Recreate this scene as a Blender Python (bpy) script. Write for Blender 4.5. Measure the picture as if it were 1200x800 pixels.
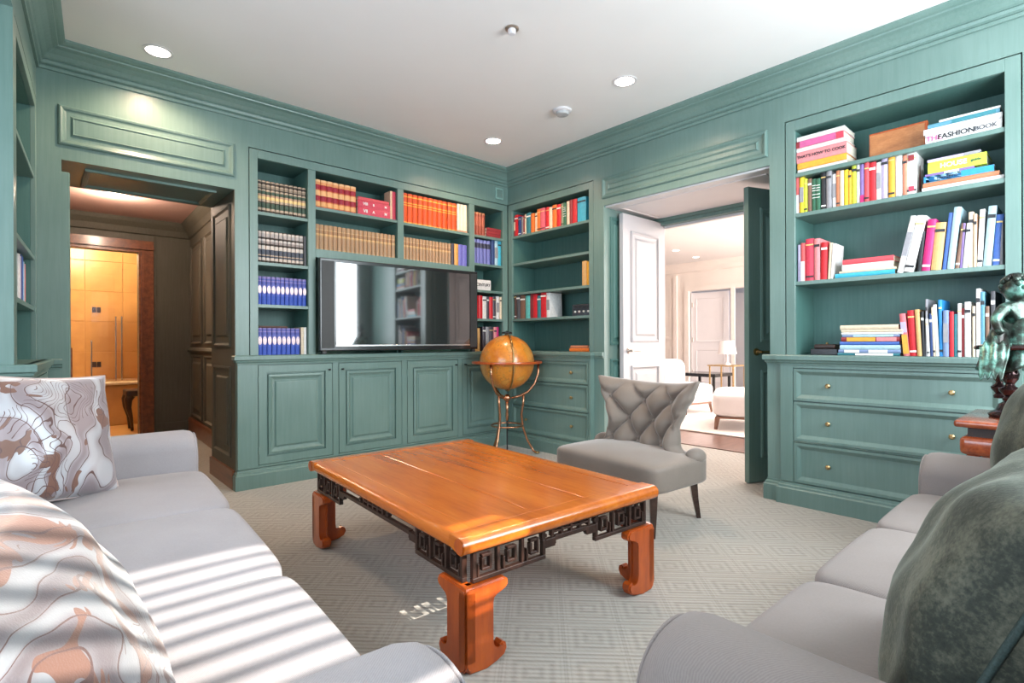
import bpy, bmesh, math, random
from mathutils import Vector, Matrix
random.seed(7)
R = math.radians
C = bpy.context.scene.collection
S = bpy.context.scene
for o in list(bpy.data.objects): bpy.data.objects.remove(o)

# ---------------- camera ----------------
F_PX = 621.6
yaw, roll = R(41.898), R(-0.215)
fwd = Vector((math.sin(yaw), math.cos(yaw), 0)); rt = Vector((math.cos(yaw), -math.sin(yaw), 0)); up = Vector((0, 0, 1))
rt2 = rt*math.cos(roll)+up*math.sin(roll); up2 = -rt*math.sin(roll)+up*math.cos(roll)
cd = bpy.data.cameras.new('camera'); cam = bpy.data.objects.new('camera', cd); C.objects.link(cam)
m = Matrix((rt2, up2, -fwd)).transposed().to_4x4(); m.translation = Vector((-3.524, -3.985, 1.0017))
cam.matrix_world = m
cd.sensor_width = 36; cd.lens = F_PX*36/1200; cd.shift_y = 1.4/1200; cd.clip_start = 0.05; cd.clip_end = 100
S.camera = cam
# ---------------- world, sun, window light, added salon fill, exposure ----------------
W = bpy.data.worlds.new('world'); S.world = W; W.use_nodes = True
bg = W.node_tree.nodes['Background']; bg.inputs[0].default_value = (0.55, 0.72, 1.0, 1); bg.inputs[1].default_value = 1.6
def lamp(name, typ, loc, rot, energy, color=(1, 1, 1), size=None, size_y=None, **kw):
    l = bpy.data.lights.new(name, typ); l.energy = energy; l.color = color
    if size is not None:
        if typ == 'AREA':
            l.size = size
            if size_y: l.shape = 'RECTANGLE'; l.size_y = size_y
        else: l.shadow_soft_size = size
    for k, v in kw.items(): setattr(l, k, v)
    o = bpy.data.objects.new(name, l); C.objects.link(o); o.location = loc; o.rotation_euler = rot
    return o
SUN_EL = R(37)
lamp('sun', 'SUN', (-3, -9, 6), (R(90)-SUN_EL, 0, 0), 8.5, (1.0, 0.95, 0.86), angle=R(0.5))
lamp('daylight_left_window', 'AREA', (-4.3, -2.75, 1.55), (0, R(-90), 0), 38, (0.80, 0.91, 1.0), 1.5, 2.9)
lamp('daylight_front_window', 'AREA', (-1.0, -4.72, 1.7), (R(90), 0, 0), 92, (0.84, 0.94, 1.0), 1.5, 1.5)
lamp('salon_fill', 'AREA', (2.8, -1.2, 2.68), (0, 0, 0), 70, (1.0, 0.94, 0.91), 2.0, 2.0)  # added fill under the salon ceiling
lamp('salon_fill_side', 'AREA', (5.5, -3.9, 1.5), (R(90), 0, 0), 330, (1.0, 0.95, 0.91), 3.5, 2.2)  # added fill from the side to brighten the far salon
S.view_settings.view_transform = 'Standard'; S.view_settings.look = 'None'
S.view_settings.gamma = 1; S.view_settings.use_curve_mapping = False
S.view_settings.exposure = 0.48

# ---------------- materials ----------------
def newmat(name):
    m = bpy.data.materials.new(name); m.use_nodes = True
    nt = m.node_tree; b = nt.nodes['Principled BSDF']
    return m, nt, b
def N(nt, t, **kw):
    n = nt.nodes.new(t)
    for k, v in kw.items(): setattr(n, k, v)
    return n
def coord(nt, scale=(1, 1, 1), rot=(0, 0, 0), kind='Object'):
    t = N(nt, 'ShaderNodeTexCoord'); mp = N(nt, 'ShaderNodeMapping')
    mp.inputs['Scale'].default_value = scale; mp.inputs['Rotation'].default_value = rot
    nt.links.new(t.outputs[kind], mp.inputs[0]); return mp.outputs[0]
def ramp(nt, fac, stops):
    r = N(nt, 'ShaderNodeValToRGB'); e = r.color_ramp.elements
    e[0].position, e[0].color = stops[0][0], (*stops[0][1], 1); e[1].position, e[1].color = stops[-1][0], (*stops[-1][1], 1)
    for p, c in stops[1:-1]:
        x = e.new(p); x.color = (*c, 1)
    nt.links.new(fac, r.inputs[0]); return r.outputs[0]
def bump(nt, b, h, strength, dist=0.002):
    n = N(nt, 'ShaderNodeBump'); n.inputs['Strength'].default_value = strength; n.inputs['Distance'].default_value = dist
    nt.links.new(h, n.inputs['Height']); nt.links.new(n.outputs[0], b.inputs['Normal'])
def noise(nt, v, scale, detail=3, rough=.5):
    n = N(nt, 'ShaderNodeTexNoise'); n.inputs['Scale'].default_value = scale; n.inputs['Detail'].default_value = detail
    n.inputs['Roughness'].default_value = rough; nt.links.new(v, n.inputs['Vector']); return n.outputs[0]
def mth(nt, op, a, b=None):
    n = N(nt, 'ShaderNodeMath', operation=op)
    for i, x in enumerate((a, b)):
        if x is None: continue
        if isinstance(x, (int, float)): n.inputs[i].default_value = x
        else: nt.links.new(x, n.inputs[i])
    return n.outputs[0]
_plain = {}
def plain(name, col, rough=.5, metal=0., vary=.12, bumpy=0., nscale=30, coat=0.):
    if name in _plain: return _plain[name]
    m, nt, b = newmat(name)
    v = coord(nt); n = noise(nt, v, nscale)
    lo = tuple(c*(1-vary) for c in col); hi = tuple(min(1, c*(1+vary)) for c in col)
    nt.links.new(ramp(nt, n, [(.3, lo), (.7, hi)]), b.inputs['Base Color'])
    b.inputs['Roughness'].default_value = rough; b.inputs['Metallic'].default_value = metal
    b.inputs['Coat Weight'].default_value = coat
    if bumpy: bump(nt, b, n, bumpy)
    _plain[name] = m; return m
def wood(name, dark, mid, light, rough=.3, scale=(14, 1.2, 14), coat=.3):
    m, nt, b = newmat(name)
    v = coord(nt, scale); n = noise(nt, v, 1.6, 6, .62)
    v2 = coord(nt, tuple(s*3 for s in scale)); n2 = noise(nt, v2, 3, 4, .6)
    f = mth(nt, 'ADD', mth(nt, 'MULTIPLY', n, .75), mth(nt, 'MULTIPLY', n2, .25))
    nt.links.new(ramp(nt, f, [(.32, dark), (.5, mid), (.68, light)]), b.inputs['Base Color'])
    b.inputs['Roughness'].default_value = rough; b.inputs['Coat Weight'].default_value = coat
    b.inputs['Coat Roughness'].default_value = .15
    bump(nt, b, f, .015); return m
def paint(name, lo, hi, rough=.38, streak=(60, 60, 3), streakamt=.5):
    m, nt, b = newmat(name)
    v = coord(nt); n = noise(nt, v, 1.3, 3); s = noise(nt, coord(nt, streak), 1.0, 5, .7)
    f = mth(nt, 'ADD', mth(nt, 'MULTIPLY', n, 1-streakamt), mth(nt, 'MULTIPLY', s, streakamt))
    nt.links.new(ramp(nt, f, [(.34, lo), (.66, hi)]), b.inputs['Base Color'])
    b.inputs['Roughness'].default_value = rough; bump(nt, b, s, .06); return m
def fabric(name, lo, hi, scale=900, rough=.9, sheen=.3, weave=.35):
    m, nt, b = newmat(name)
    v = coord(nt); w1 = N(nt, 'ShaderNodeTexWave'); w1.inputs['Scale'].default_value = scale/6; w1.inputs['Distortion'].default_value = 2
    w1.bands_direction = 'DIAGONAL'; nt.links.new(v, w1.inputs[0])
    n = noise(nt, v, 5, 4); n2 = noise(nt, v, 220, 2)
    f = mth(nt, 'ADD', mth(nt, 'MULTIPLY', n, .45), mth(nt, 'ADD', mth(nt, 'MULTIPLY', w1.outputs[1], .25), mth(nt, 'MULTIPLY', n2, .3)))
    nt.links.new(ramp(nt, f, [(.25, lo), (.75, hi)]), b.inputs['Base Color'])
    b.inputs['Roughness'].default_value = rough; b.inputs['Sheen Weight'].default_value = sheen
    bump(nt, b, mth(nt, 'ADD', w1.outputs[1], n2), weave, .0006); return m
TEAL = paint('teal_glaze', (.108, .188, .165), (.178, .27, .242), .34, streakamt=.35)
TEAL_SHADED = paint('teal_glaze_shaded', (.055, .14, .122), (.09, .19, .17), .5)  # darker copy of the glaze, shade of the recesses put into the colour
HALLP = paint('olive_brown_glaze', (.075, .068, .048), (.115, .105, .08), .6)
HALLB = wood('mahogany_base', (.10, .03, .012), (.20, .06, .022), (.28, .09, .03), .35)
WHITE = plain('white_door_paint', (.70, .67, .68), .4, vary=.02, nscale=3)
CREAM = plain('cream_wall_paint', (.82, .74, .68), .6, vary=.03, nscale=2)
CEIL = plain('ceiling_paint', (.82, .80, .78), .8, vary=.015, nscale=2)
CEIL2 = plain('salon_ceiling_paint', (.80, .76, .74), .8, vary=.015, nscale=2)
PINKC = plain('hall_ceiling_paint', (.58, .36, .31), .7, vary=.03, nscale=2)
TABLE = wood('honey_elm', (.40, .082, .008), (.56, .135, .012), (.66, .19, .02), .24, (7, .8, 7), .5)
TABLEL = wood('red_elm_legs', (.30, .045, .006), (.44, .075, .008), (.54, .11, .012), .28, (10, 10, 2), .5)
DARKW = wood('dark_fretwork_wood', (.018, .008, .006), (.035, .015, .010), (.07, .028, .018), .4, (10, 10, 4), .1)
WALNUT = wood('dark_walnut_leg', (.02, .01, .008), (.045, .022, .016), (.07, .035, .025), .25)
LACQ = wood('red_lacquer_wood', (.16, .03, .012), (.30, .06, .02), (.42, .10, .03), .18, (3, 12, 12), .8)
BURL = wood('burl_panel', (.30, .10, .035), (.46, .17, .055), (.58, .24, .09), .35, (6, 6, 14))
BRASS = plain('aged_brass', (.50, .34, .16), .32, 1., .2)
COPPER = plain('copper_tube', (.62, .30, .17), .25, 1., .15)
NICKEL = plain('nickel', (.55, .50, .46), .3, 1., .05)
BLACKG = plain('black_gloss_plastic', (.012, .012, .013), .18, vary=.05)
BLACKM = plain('black_matt_plastic', (.02, .02, .02), .5, vary=.1)
SILVER = plain('silver_trim', (.6, .6, .6), .25, 1., .03)
SOFA = fabric('grey_lilac_twill', (.30, .27, .275), (.40, .365, .375), 900, sheen=.1)
SOFAR = fabric('warm_grey_twill', (.205, .170, .155), (.27, .228, .21), 900, weave=.2, sheen=.1)
CHAIRF = fabric('taupe_velvet', (.145, .112, .088), (.23, .183, .15), 600, .65, .35, .12)
SALONF = fabric('white_upholstery', (.70, .62, .60), (.82, .76, .74), 500, weave=.1)
PAGE = plain('page_edges', (.72, .66, .54), .8, vary=.12, nscale=120)
def emit(name, col, s):
    m, nt, b = newmat(name); b.inputs['Emission Color'].default_value = (*col, 1); b.inputs['Emission Strength'].default_value = s
    b.inputs['Base Color'].default_value = (*col, 1); return m
BULB = emit('downlight_glow', (1, .93, .82), 9)
# velvet
def velvet():
    m, nt, b = newmat('green_velvet'); v = coord(nt)
    n = noise(nt, v, 9, 8, .72); n2 = noise(nt, v, 160, 3, .6)
    f = mth(nt, 'ADD', mth(nt, 'MULTIPLY', n, .75), mth(nt, 'MULTIPLY', n2, .25))
    nt.links.new(ramp(nt, f, [(.36, (.006, .010, .007)), (.48, (.026, .031, .021)), (.60, (.10, .10, .07))]), b.inputs['Base Color'])
    b.inputs['Roughness'].default_value = .75; b.inputs['Sheen Weight'].default_value = .35; b.inputs['Sheen Roughness'].default_value = .35
    b.inputs['Sheen Tint'].default_value = (.7, .75, .62, 1)
    bump(nt, b, f, .5, .004); return m
VELVET = velvet()
VELVETC = plain('green_velvet_cord', (.03, .05, .045), .7, vary=.3, bumpy=.4, nscale=300)
# scroll-and-leaf brocade, woven into the cushion cover
def brocade(name, seed, sc, cth=.61, k=1.0):
    m, nt, b = newmat(name); v0 = coord(nt, (1, 1, 1)); 
    ad = N(nt, 'ShaderNodeVectorMath', operation='ADD'); ad.inputs[1].default_value = (seed, seed*.7, 0); nt.links.new(v0, ad.inputs[0]); v = ad.outputs[0]
    nz = N(nt, 'ShaderNodeTexNoise'); nz.inputs['Scale'].default_value = 3.2*sc; nz.inputs['Detail'].default_value = 1.5; nt.links.new(v, nz.inputs['Vector'])
    mix = N(nt, 'ShaderNodeMixRGB'); mix.blend_type = 'ADD'; mix.inputs[0].default_value = .5
    nt.links.new(v, mix.inputs[1]); nt.links.new(nz.outputs[1], mix.inputs[2]); d = mix.outputs[0]
    w = N(nt, 'ShaderNodeTexWave'); w.wave_type = 'RINGS'; w.rings_direction = 'SPHERICAL'; w.inputs['Scale'].default_value = 1.5*sc; w.inputs['Distortion'].default_value = 5.5; w.inputs['Detail'].default_value = 1.2; w.inputs['Detail Scale'].default_value = .9
    nt.links.new(d, w.inputs[0]); wf = w.outputs[1]
    w2 = N(nt, 'ShaderNodeTexWave'); w2.wave_type = 'RINGS'; w2.inputs['Scale'].default_value = 5*sc; w2.inputs['Distortion'].default_value = 7; w2.inputs['Detail'].default_value = .8
    nt.links.new(d, w2.inputs[0]); w2f = w2.outputs[1]
    big = noise(nt, d, 4.2*sc, 1.2); copper_m = mth(nt, 'GREATER_THAN', big, .585)
    serr = mth(nt, 'GREATER_THAN', mth(nt, 'ADD', big, mth(nt, 'MULTIPLY', w2f, .07)), cth)
    lines = mth(nt, 'LESS_THAN', mth(nt, 'ABSOLUTE', mth(nt, 'SUBTRACT', wf, .5)), .055)
    lines2 = mth(nt, 'MULTIPLY', mth(nt, 'LESS_THAN', mth(nt, 'ABSOLUTE', mth(nt, 'SUBTRACT', w2f, .5)), .10), mth(nt, 'GREATER_THAN', noise(nt, v, 3*sc, 0), .55))
    ground = ramp(nt, mth(nt, 'ADD', mth(nt, 'MULTIPLY', wf, .5), mth(nt, 'MULTIPLY', noise(nt, v, 6, 2), .5)), [(.3, (.30*k, .25*k, .27*k)), (.5, (.40*k, .37*k, .40*k)), (.72, (.52*k, .53*k, .57*k))])
    def mx(f, a, c):
        q = N(nt, 'ShaderNodeMixRGB'); nt.links.new(f, q.inputs[0]); nt.links.new(a, q.inputs[1]); q.inputs[2].default_value = (*c, 1); return q.outputs[0]
    col = mx(serr, ground, (.20, .095, .068)); 
    ln = mth(nt, 'MAXIMUM', lines, lines2); col = mx(ln, col, (.12, .06, .055))
    nt.links.new(col, b.inputs['Base Color']); b.inputs['Roughness'].default_value = .42; b.inputs['Sheen Weight'].default_value = .4
    nt.links.new(mth(nt, 'MULTIPLY', mth(nt, 'SUBTRACT', 1.0, serr), .25), b.inputs['Metallic'])
    bump(nt, b, mth(nt, 'ADD', mth(nt, 'MULTIPLY', ln, -1.0), noise(nt, v, 400, 1)), .3, .0012); return m
BROC = brocade('silver_copper_brocade', 3.1, 1.7, .66); BROC2 = brocade('silver_copper_brocade_large', 8.4, 1.9, .60, .62)
# carpet relief
def carpet():
    m, nt, b = newmat('sculpted_carpet'); v = coord(nt, (1, 1, 1), (0, 0, R(45)), 'Object')
    sp = N(nt, 'ShaderNodeSeparateXYZ'); nt.links.new(v, sp.inputs[0]); cell = .20
    def tri(a): return mth(nt, 'MULTIPLY', mth(nt, 'ABSOLUTE', mth(nt, 'SUBTRACT', mth(nt, 'FRACT', mth(nt, 'DIVIDE', a, cell)), .5)), 2.0)
    d = mth(nt, 'MAXIMUM', tri(sp.outputs[0]), tri(sp.outputs[1]))
    rings = mth(nt, 'SINE', mth(nt, 'MULTIPLY', d, 18.85))
    rings = mth(nt, 'MULTIPLY', mth(nt, 'ADD', rings, 1.0), .5)
    border = mth(nt, 'LESS_THAN', mth(nt, 'ABSOLUTE', mth(nt, 'SUBTRACT', d, .90)), .035)
    ribs = mth(nt, 'MULTIPLY', mth(nt, 'ADD', mth(nt, 'SINE', mth(nt, 'MULTIPLY', sp.outputs[1], 2*math.pi/.021)), 1.0), .5)
    n = noise(nt, coord(nt), 260, 2); big = noise(nt, coord(nt), 1.2, 2)
    tuft = noise(nt, coord(nt, (1, .35, 1), (0, 0, R(45))), 130, 2)
    h = mth(nt, 'ADD', mth(nt, 'MULTIPLY', rings, .27), mth(nt, 'ADD', mth(nt, 'MULTIPLY', ribs, .42), mth(nt, 'MULTIPLY', tuft, .38)))
    h = mth(nt, 'ADD', h, mth(nt, 'MULTIPLY', border, .25))
    nt.links.new(ramp(nt, h, [(.1, (.25, .22, .185)), (.5, (.37, .335, .29)), (.98, (.49, .45, .40))]), b.inputs['Base Color'])
    b.inputs['Roughness'].default_value = .95; b.inputs['Sheen Weight'].default_value = .2
    bump(nt, b, h, .6, .005); return m
CARPET = carpet()
def glass():
    m, nt, b = newmat('clear_glass'); out = nt.nodes['Material Output']
    tr = N(nt, 'ShaderNodeBsdfTransparent'); gl = N(nt, 'ShaderNodeBsdfGlossy'); gl.inputs['Roughness'].default_value = .02
    fr = N(nt, 'ShaderNodeFresnel'); fr.inputs[0].default_value = 1.4; mx = N(nt, 'ShaderNodeMixShader')
    nt.links.new(fr.outputs[0], mx.inputs[0]); nt.links.new(tr.outputs[0], mx.inputs[1]); nt.links.new(gl.outputs[0], mx.inputs[2]); nt.links.new(mx.outputs[0], out.inputs[0]); return m
GLASS = glass()
def tvscreen():
    m, nt, b = newmat('tv_screen_glass'); b.inputs['Base Color'].default_value = (.02, .021, .023, 1); b.inputs['Roughness'].default_value = .05
    b.inputs['IOR'].default_value = 1.9; b.inputs['Coat Weight'].default_value = 1.0; b.inputs['Coat IOR'].default_value = 1.8; b.inputs['Coat Roughness'].default_value = .04; return m
SCREEN = tvscreen()
def globemat():
    m, nt, b = newmat('antique_globe_paper'); v = coord(nt)
    n = noise(nt, v, 5.5, 8, .6); n2 = noise(nt, v, 40, 3)
    c = ramp(nt, mth(nt, 'ADD', mth(nt, 'MULTIPLY', n, .85), mth(nt, 'MULTIPLY', n2, .15)), [(.38, (.52, .15, .012)), (.50, (.68, .25, .025)), (.515, (.40, .13, .02)), (.53, (.58, .25, .04)), (.7, (.66, .33, .07))])
    nt.links.new(c, b.inputs['Base Color']); b.inputs['Roughness'].default_value = .28; b.inputs['Coat Weight'].default_value = .5; return m
GLOBEM = globemat()
def bronze():
    m, nt, b = newmat('verdigris_bronze'); v = coord(nt); n = noise(nt, v, 14, 6, .65)
    nt.links.new(ramp(nt, n, [(.36, (.018, .014, .012)), (.5, (.05, .075, .06)), (.6, (.14, .32, .26)), (.72, (.30, .52, .45))]), b.inputs['Base Color'])
    b.inputs['Metallic'].default_value = .55; b.inputs['Roughness'].default_value = .32; bump(nt, b, n, .5, .004); return m
BRONZE = bronze()
DBRONZE = plain('dark_polished_bronze', (.05, .026, .026), .18, .7, .3)
AMBER = None
def tiles():
    m, nt, b = newmat('amber_onyx_tile'); v = coord(nt); n = noise(nt, v, 2.2, 5, .6)
    nt.links.new(ramp(nt, n, [(.3, (.50, .26, .09)), (.7, (.66, .38, .14))]), b.inputs['Base Color']); b.inputs['Roughness'].default_value = .3; return m
AMBER = tiles()
SALFLOOR = wood('dark_parquet', (.10, .05, .04), (.17, .09, .07), (.24, .13, .10), .3, (2, 16, 2))
RUG = fabric('cream_rug', (.62, .54, .49), (.74, .66, .60), 300)

# ---------------- mesh helpers ----------------
OFF = {}
class MB:
    def __init__(s): s.bm = bmesh.new()
    def quad(s, pts):
        return s.bm.faces.new([s.bm.verts.new(p) for p in pts])
    def box(s, x0, y0, z0, x1, y1, z1, bev=0, seg=1):
        x0, x1 = min(x0, x1), max(x0, x1); y0, y1 = min(y0, y1), max(y0, y1); z0, z1 = min(z0, z1), max(z0, z1)
        v = [s.bm.verts.new((x, y, z)) for z in (z0, z1) for y in (y0, y1) for x in (x0, x1)]
        fs = [s.bm.faces.new([v[i] for i in q]) for q in ((0, 2, 3, 1), (4, 5, 7, 6), (0, 1, 5, 4), (2, 6, 7, 3), (0, 4, 6, 2), (1, 3, 7, 5))]
        if bev:
            es = list({e for f in fs for e in f.edges})
            bmesh.ops.bevel(s.bm, geom=es, offset=bev, segments=seg, affect='EDGES', profile=.5)
        return s
    def rings(s, x0, z0, x1, z1, prof, cap=True):
        """nested rectangles in the xz plane; prof = [(inset, y), ...]; front is -y"""
        prev = None
        for ins, y in prof:
            r = [s.bm.verts.new(p) for p in ((x0+ins, y, z0+ins), (x1-ins, y, z0+ins), (x1-ins, y, z1-ins), (x0+ins, y, z1-ins))]
            if prev:
                for i in range(4): s.bm.faces.new([prev[i], prev[(i+1) % 4], r[(i+1) % 4], r[i]])
            prev = r
        if cap: s.bm.faces.new(prev)
        return s
    def lathe(s, prof, n=20, c=(0, 0), cap=True):
        loops = []
        for r, z in prof:
            loops.append([s.bm.verts.new((c[0]+r*math.cos(2*math.pi*i/n), c[1]+r*math.sin(2*math.pi*i/n), z)) for i in range(n)])
        for a, b in zip(loops, loops[1:]):
            for i in range(n): s.bm.faces.new([a[i], a[(i+1) % n], b[(i+1) % n], b[i]])
        if cap: s.bm.faces.new(loops[0][::-1]); s.bm.faces.new(loops[-1])
        return s
    def tube(s, pts, r, n=10, closed=False, flat=1.0):
        pts = [Vector(p) for p in pts]; L = len(pts); loops = []; prevn = None
        for i, p in enumerate(pts):
            a = pts[(i-1) % L] if (closed or i > 0) else p; b = pts[(i+1) % L] if (closed or i < L-1) else p
            t = (b-a).normalized(); ref = Vector((0, 0, 1)) if abs(t.z) < .9 else Vector((1, 0, 0))
            if prevn is None: nn = t.cross(ref).normalized()
            else:
                nn = (prevn-t*prevn.dot(t)); nn = nn.normalized() if nn.length > 1e-6 else t.cross(ref).normalized()
            prevn = nn; bb = t.cross(nn); rr = r(i/(L-1)) if callable(r) else r
            loops.append([s.bm.verts.new(p+nn*math.cos(2*math.pi*k/n)*rr+bb*math.sin(2*math.pi*k/n)*rr*flat) for k in range(n)])
        rng = range(L) if closed else range(L-1)
        for i in rng:
            a, b = loops[i], loops[(i+1) % L]
            for k in range(n): s.bm.faces.new([a[k], a[(k+1) % n], b[(k+1) % n], b[k]])
        if not closed: s.bm.faces.new(loops[0][::-1]); s.bm.faces.new(loops[-1])
        return s
    def prism(s, poly, d0, d1, axis='y', bev=0):
        """poly = 2D points; extruded between d0 and d1 along axis"""
        def P(u, v, d): return (u, d, v) if axis == 'y' else ((d, u, v) if axis == 'x' else (u, v, d))
        a = [s.bm.verts.new(P(u, v, d0)) for u, v in poly]; b = [s.bm.verts.new(P(u, v, d1)) for u, v in poly]
        fs = [s.bm.faces.new(a), s.bm.faces.new(b[::-1])]; n = len(poly)
        for i in range(n): fs.append(s.bm.faces.new([a[i], b[i], b[(i+1) % n], a[(i+1) % n]]))
        if bev:
            es = list(fs[0].edges)+list(fs[1].edges)
            bmesh.ops.bevel(s.bm, geom=es, offset=bev, segments=2, affect='EDGES')
        return s
    def sweep(s, path, prof, closed=False):
        """path: xy points, profile [(out, z)], out = to the left normal of travel; mitred"""
        path = [Vector(p) for p in path]; L = len(path); loops = []
        for i, p in enumerate(path):
            ns = []
            if closed or i > 0:
                d = (p-path[(i-1) % L]).normalized(); ns.append(Vector((-d.y, d.x)))
            if closed or i < L-1:
                d = (path[(i+1) % L]-p).normalized(); ns.append(Vector((-d.y, d.x)))
            if len(ns) == 2:
                b = (ns[0]+ns[1]).normalized(); k = 1/max(.2, b.dot(ns[0])); nrm = b*k
            else: nrm = ns[0]
            loops.append([s.bm.verts.new((p.x+nrm.x*o, p.y+nrm.y*o, z)) for o, z in prof])
        rng = range(L) if closed else range(L-1); q = len(prof)
        for i in rng:
            a, b = loops[i], loops[(i+1) % L]
            for k in range(q): s.bm.faces.new([a[k], b[k], b[(k+1) % q], a[(k+1) % q]])
        if not closed: s.bm.faces.new(loops[0]); s.bm.faces.new(loops[-1][::-1])
        return s
    def ball(s, c, r, sx=1, sy=1, sz=1, n=12):
        g = bmesh.ops.create_uvsphere(s.bm, u_segments=n, v_segments=max(6, n*2//3), radius=r)
        for v in g['verts']: v.co = Vector((v.co.x*sx+c[0], v.co.y*sy+c[1], v.co.z*sz+c[2]))
        return s
    def xf(s, M):
        s.bm.transform(M); return s
    def build(s, name, mat, parent=None, smooth=None, loc=None, **kw):
        bm = s.bm
        off = Vector(loc) if loc is not None else (OFF.get(parent.name, Vector()) if parent else Vector())
        if off.length: bmesh.ops.translate(bm, verts=bm.verts, vec=-off)
        bmesh.ops.recalc_face_normals(bm, faces=bm.faces)
        me = bpy.data.meshes.new(name); bm.to_mesh(me); bm.free(); me.materials.append(mat)
        if smooth: me.shade_smooth() if smooth is True else smooth_by_angle(me, smooth)
        o = bpy.data.objects.new(name, me); C.objects.link(o)
        if parent:
            o.parent = parent; OFF[o.name] = off
        elif loc is not None: o.location = loc
        for k, v in kw.items(): o[k] = v
        return o
def smooth_by_angle(me, deg):
    me.shade_smooth()
    try: me.set_sharp_from_angle(angle=R(deg))
    except Exception: pass
def tag(o, label=None, cat=None, group=None, kind=None):
    if label: o['label'] = label
    if cat: o['category'] = cat
    if group: o['group'] = group
    if kind: o['kind'] = kind
    return o
def thing(name, label, cat, M=Matrix(), loc=(0, 0, 0), group=None, kind=None, world=True):
    """Empty at M @ loc; children are written in M's frame (world=True) or in the Empty's own frame"""
    o = bpy.data.objects.new(name, None); C.objects.link(o); o.empty_display_size = .1
    o.matrix_world = M @ Matrix.Translation(loc); OFF[o.name] = Vector(loc) if world else Vector()
    tag(o, label, cat, group, kind); return o
def dup(root, M=None, label=None, group=None):
    r = root.copy(); C.objects.link(r)
    if M is not None: r.matrix_world = M
    if label: r['label'] = label
    if group: r['group'] = group
    for ch in root.children:
        c = ch.copy(); C.objects.link(c); c.parent = r; c.matrix_parent_inverse = ch.matrix_parent_inverse
        for g in ch.children:
            d = g.copy(); C.objects.link(d); d.parent = c; d.matrix_parent_inverse = g.matrix_parent_inverse
    return r
def text_mesh(txt, size, M, mat, name, parent, depth=.0006, font_bold=False, sx=1.0):
    cu = bpy.data.curves.new('t', 'FONT'); cu.body = txt; cu.size = size; cu.extrude = depth; cu.align_x = 'CENTER'; cu.align_y = 'CENTER'
    if font_bold: cu.offset = size*.02
    o = bpy.data.objects.new('t', cu); C.objects.link(o)
    dg = bpy.context.evaluated_depsgraph_get(); me = bpy.data.meshes.new_from_object(o.evaluated_get(dg))
    bpy.data.objects.remove(o); me.transform(M @ Matrix.Diagonal((sx, 1, 1, 1))); me.materials.clear(); me.materials.append(mat); me.name = name
    q = bpy.data.objects.new(name, me); C.objects.link(q); q.parent = parent; return q
# text standing on the xz plane facing -y
TXZ = Matrix.Rotation(R(90), 4, 'X')
FB = Matrix.Identity(4)
FR = Matrix.Rotation(R(-90), 4, 'Z')
FL = Matrix.Translation((-3.52, 0, 0)) @ Matrix.Rotation(R(86), 4, 'Z')
def Z4(a): return Matrix.Rotation(a, 4, 'Z')
# ================= structure =================
def wallobj(mb, name, mat, M=FB):
    o = mb.build(name, mat, kind='structure'); o.matrix_world = M; OFF[o.name] = Vector(); return o
H = 2.7
b = MB(); b.box(-4.8, -4.9, -.1, 1.3, 3.05, 0); wallobj(b, 'floor', CARPET)
b = MB(); b.box(-4.8, -4.9, H, .86, .70, H+.1); CE = wallobj(b, 'ceiling', CEIL)
# wall with the television
b = MB()
b.box(-3.75, 0, 0, -3.413, .65, H); b.box(-3.413, 0, 2.062, -2.505, .65, H); b.box(-2.505, 0, 0, -2.416, .65, H)
b.box(-2.416, 0, 2.378, 0, .36, H); b.box(-2.416, .335, 0, .4, .42, H)
WB = wallobj(b, 'wall_back', TEAL)
def overpanel(x0, z0, x1, z1, parent, name='panel', y=0, mat=TEAL):
    q = MB(); q.rings(x0, z0, x1, z1, [(-.004, y), (0, y-.012), (.008, y-.016), (.018, y-.012), (.026, y-.004), (.034, y-.001), (.052, y-.001), (.060, y-.006), (.064, y-.012), (.070, y-.006)])
    return q.build(name, mat, parent)
overpanel(-3.425, 2.149, -2.51, 2.372, WB)
# soffit and sides of the passage
q = MB(); q.rings(-3.30, -.56, -2.59, -.12, [(0, 0), (.0, -.014), (.012, -.016), (.024, -.010), (.03, -.002)]); q.xf(Matrix.Translation((0, 0, 2.062)) @ Matrix.Rotation(R(90), 4, 'X')); q.build('panel', TEAL, WB)
b = MB(); b.box(-3.42, .02, 0, -3.375, .06, 2.0, .006); b.build('casing', TEAL, WB)
b = MB(); b.box(-3.42, .40, 0, -3.352, .60, .98, .004); b.build('wainscot', HALLB, WB)
# right wall
b = MB()
b.box(0, 0, 2.378, 1.098, .36, H); b.box(-.4, .335, 0, 1.2, .42, H); b.box(1.098, 0, 0, 1.208, .85, H)
b.box(1.208, 0, 2.14, 2.55, .85, H); b.box(2.55, 0, 0, 2.644, .85, H); b.box(2.644, 0, 2.387, 3.73, .36, H)
b.box(2.644, .335, 0, 3.8, .42, H); b.box(3.73, 0, 0, 4.9, .36, H)
WR = wallobj(b, 'wall_right', TEAL, FR)
overpanel(1.197, 2.20, 2.535, 2.368, WR)
for x, sgn, m_ in ((1.208, 1, TEAL), (2.55, -1, TEAL)):
    for z0, z1 in ((.13, .86), (.98, 2.06)):
        q = MB(); q.rings(.08, z0, .72, z1, [(0, 0), (0, -.012), (.012, -.014), (.022, -.006), (.03, -.001), (.05, -.001), (.065, -.008)])
        q.xf(Matrix.Translation((x, 0, 0)) @ Z4(R(90*sgn)) @ (Matrix.Identity(4) if sgn > 0 else Matrix.Translation((-.8, 0, 0))))
        q.build('panel', TEAL_SHADED, WR)
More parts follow.
